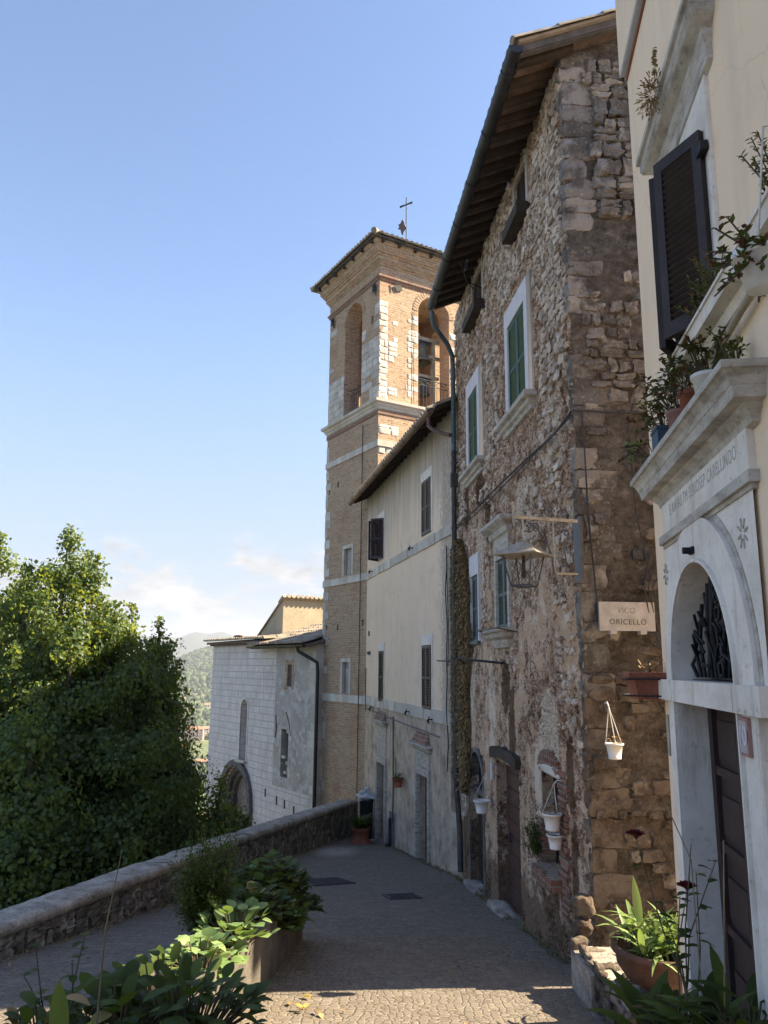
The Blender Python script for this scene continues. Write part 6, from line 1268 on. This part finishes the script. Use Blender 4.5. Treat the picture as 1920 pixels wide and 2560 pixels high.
# ------------------------------------------------------------------ valley terrain
def hprof(r,az):
    pts=[(0,-12),(40,-16),(120,-45),(300,-88),(700,-96),(1000,-86),(1300,-66),(1600,-34),(1900,8),(2250,44),(2600,30),(3300,-60),(4100,40),(4900,176),(5600,190),(9000,190)]
    for (a,b),(c,d) in zip(pts,pts[1:]):
        if r<=c: break
    f=min(1,max(0,(r-a)/(c-a))); f=f*f*(3-2*f); z=b+(d-b)*f
    if r>1300: 
        k=math.exp(-((az+11)/4.5)**2) if r<3500 else 1; zz=-70 if r<3500 else z; z=zz+(z-zz)*(.25+.75*k) if r<3500 else z*(1+.10*math.sin(az*.9)+.05*math.sin(az*3.1))
    return z
mb=MB(); rs_=[2,10,25,45,80]+[80*(5600/80)**(i/90) for i in range(1,91)]; azs=[-90+i*1.5 for i in range(40)]+[-30+i*.35 for i in range(86)]+[0+i*3 for i in range(1,31)]
V=[]
for r in rs_:
    for a in azs:
        x,y=r*math.sin(R(a)),r*math.cos(R(a)); z=hprof(r,a)
        if r>100: z+=mn.noise(Vector((x/260,y/260,0)))*min(14,r*.01)+mn.noise(Vector((x/70,y/70,0)))*min(4,r*.003)
        V.append((x,y,z))
na=len(azs); mb.add(V,[(i*na+j,i*na+j+1,(i+1)*na+j+1,(i+1)*na+j) for i in range(len(rs_)-1) for j in range(na-1)],0,True)
def m_land(g):
    p=g.pos(); n=g.noise(p,.006,6,.6); f=g.noise(p,.035,6,.7); v=g.sep(g.vor(g.map(p,(1,1,0)),.012,out='Color'))[0]
    c=g.ramp(v,(0,(.09,.12,.045)),(.35,(.15,.17,.07)),(.6,(.33,.25,.12)),(.8,(.12,.145,.06)),(1,(.27,.235,.12)),interp='CONSTANT'); c=g.mix(g.ramp(n,(.4,0.),(.6,.7)),c,(.12,.145,.055)); c=g.mix(g.ramp(f,(.5,0.),(.62,.8)),c,(.05,.075,.03))
    ln=g.n('ShaderNodeVectorMath',operation='LENGTH'); g.put(ln.inputs[0],p); c=g.mix(g.ramp(g.m('DIVIDE',ln.outputs['Value'],6000.),(.36,0.),(.50,1.)),c,(.035,.05,.028))
    return dict(c=c)
tag(mb.build('valley',mat('fields',m_land)),None,None,kind='structure')
gs=dict()
def ground_z(x,y):
    r=math.hypot(x,y); a=math.degrees(math.atan2(x,y)); z=hprof(r,a)
    if r>100: z+=mn.noise(Vector((x/260,y/260,0)))*min(14,r*.01)+mn.noise(Vector((x/70,y/70,0)))*min(4,r*.003)
    return z
def blobs(name,label,cat,n,r0,r1,a0,a1,s0,s1,m,seed,dense):
    g_=random.Random(seed); b=MB()
    for i in range(n):
        r=g_.uniform(r0,r1); a=g_.uniform(a0,a1); x,y=r*math.sin(R(a)),r*math.cos(R(a)); 
        if dense and mn.noise(Vector((x/150,y/150,4)))<-.25: continue
        s=g_.uniform(s0,s1); b.rock((x,y,ground_z(x,y)+s*.55),(s*.6,s*.6,s*.75),g_.random()*80,rough=.45,k=2,pw=.2)
    o=b.build(name,m); tag(o,label,cat,kind='stuff')
def m_for(g): rn=g.n('ShaderNodeNewGeometry').outputs['Random Per Island']; return dict(c=g.ramp(rn,(0,(.03,.05,.018)),(.6,(.055,.085,.03)),(1,(.10,.13,.045))))
FM=mat('forest',m_for)
blobs('forest','dense green woodland covering the hill across the valley','woodland',5200,1560,2350,-17.5,-8,6,11,FM,1,False)
blobs('olive_trees','scattered olive trees over the fields below the wooded hill','olive grove',1300,620,1560,-18,-9,3,7,FM,2,True)
# far houses of the valley village
HR=plain('far_tile_roof',(.42,.21,.13),.9,.2,.2); HW=[plain('far_wall_%d'%i,c,.9,.12,.2) for i,c in enumerate(((.62,.45,.33),(.70,.62,.50),(.62,.50,.40)))]
def house(px,py,r,w_,d,h,az,label,k,floors=2,cat='house'):
    q=ray(px,py,r); z=ground_z(q.x,q.y); F=Fr(q.x,q.y,az); t=thing('village_house',label,cat,F,(0,0,z),'village houses across the valley')
    b=MB(); b.box(-w_/2,w_/2,0,d,z-6,z+h); b.build('wall',HW[k],t); b=MB(); b.prism([(-.8,z+h),(d/2,z+h+d*.2),(d+.8,z+h)],-w_/2-.8,w_/2+.8,ax='x'); b.build('roof',HR,t); b=MB()
    nx=max(2,int(w_/4))
    for f in range(floors):
        for i in range(nx): x=-w_/2+(i+.5)*w_/nx; zz=z+1.2+f*h/floors; b.box(x-.7,x+.7,-.12,-.02,zz,zz+1.5)
    b.build('windows',MT['dark'],t); t.children[-1]['kind']='stuff'
house(468,1856,900,34,14,12,80,'long pink apartment block in the valley village, nearest the church',0,4,'building')
house(500,1835,960,22,12,9,70,'pink house with tiled roof just behind the long apartment block',2,3)
house(430,1878,830,16,10,6,95,'pale house below the pink block, half hidden by the linden branches',1)
house(518,1755,1250,11,8,5,75,'small pale farmhouse alone among the olive fields',1)
house(425,1818,960,20,10,8,85,'whitish house at the left of the village beside the tree',1)
house(508,1905,760,14,9,5,90,'low house at the foot of the village below the pink block',2)
# ------------------------------------------------------------------ air
hz=MB(); hz.box(-5700,5700,-200,5700,-175,262); ho=hz.build('haze',None)
hm=bpy.data.materials.new('haze'); hm.use_nodes=True; nt=hm.node_tree; nt.nodes.clear(); oo=nt.nodes.new('ShaderNodeOutputMaterial'); pv=nt.nodes.new('ShaderNodeVolumePrincipled'); pv.inputs['Color'].default_value=(.80,.86,.96,1); pv.inputs['Density'].default_value=.00017; pv.inputs['Anisotropy'].default_value=.1; nt.links.new(pv.outputs[0],oo.inputs['Volume'])
ho.data.materials.clear(); ho.data.materials.append(hm); tag(ho,None,None,kind='stuff')
# ------------------------------------------------------------------ sky with low clouds
g=N(w.node_tree); nt=w.node_tree; nt.nodes.clear(); out=g.n('ShaderNodeOutputWorld'); bg=g.n('ShaderNodeBackground'); sk=g.n('ShaderNodeTexSky'); sk.sky_type='NISHITA'; sk.sun_disc=False; sk.sun_elevation=R(SEL); sk.sun_rotation=R(SAZ); sk.air_density=1.0; sk.dust_density=.6; sk.ozone_density=2.5; sk.altitude=300
v=g.co('Generated'); x,y,z=g.sep(v); az_=g.m('ARCTAN2',x,y); 
cv=g.comb(g.m('MULTIPLY',az_,5.5),g.m('MULTIPLY',z,13.),0.); cl=g.noise(cv,1.6,9,.58,.25)
topz=g.m('MULTIPLY_ADD',g.noise(g.comb(g.m('MULTIPLY',az_,6.),0.,0.),1.1,5,.6),.20,.06)
band=g.m('MULTIPLY',g.m('SUBTRACT',topz,z),26.,clamp=True)
mask=g.m('MULTIPLY',g.ramp(cl,(.47,0.),(.56,1.)),band,clamp=True); veil=g.ramp(z,(.0,1.),(.12,.72),(.40,0.))
cloudc=g.mix(g.ramp(g.noise(cv,3.0,7,.6),(.35,0.),(.65,1.)),(1.45,1.58,1.80),(3.0,2.9,2.85))
skc=g.mix(1.,sk.outputs[0],(SKR,SKG,SKB),'MULTIPLY')
c=g.mix(veil,skc,(1.20,1.41,1.80)); c=g.mix(g.m('MULTIPLY',mask,1.),c,cloudc)
nt.links.new(c,bg.inputs[0]); bg.inputs[1].default_value=.088; nt.links.new(bg.outputs[0],out.inputs[0])
# ------------------------------------------------------------------ tidy
for o in bpy.data.objects:
    if '_b' in o: del o['_b']
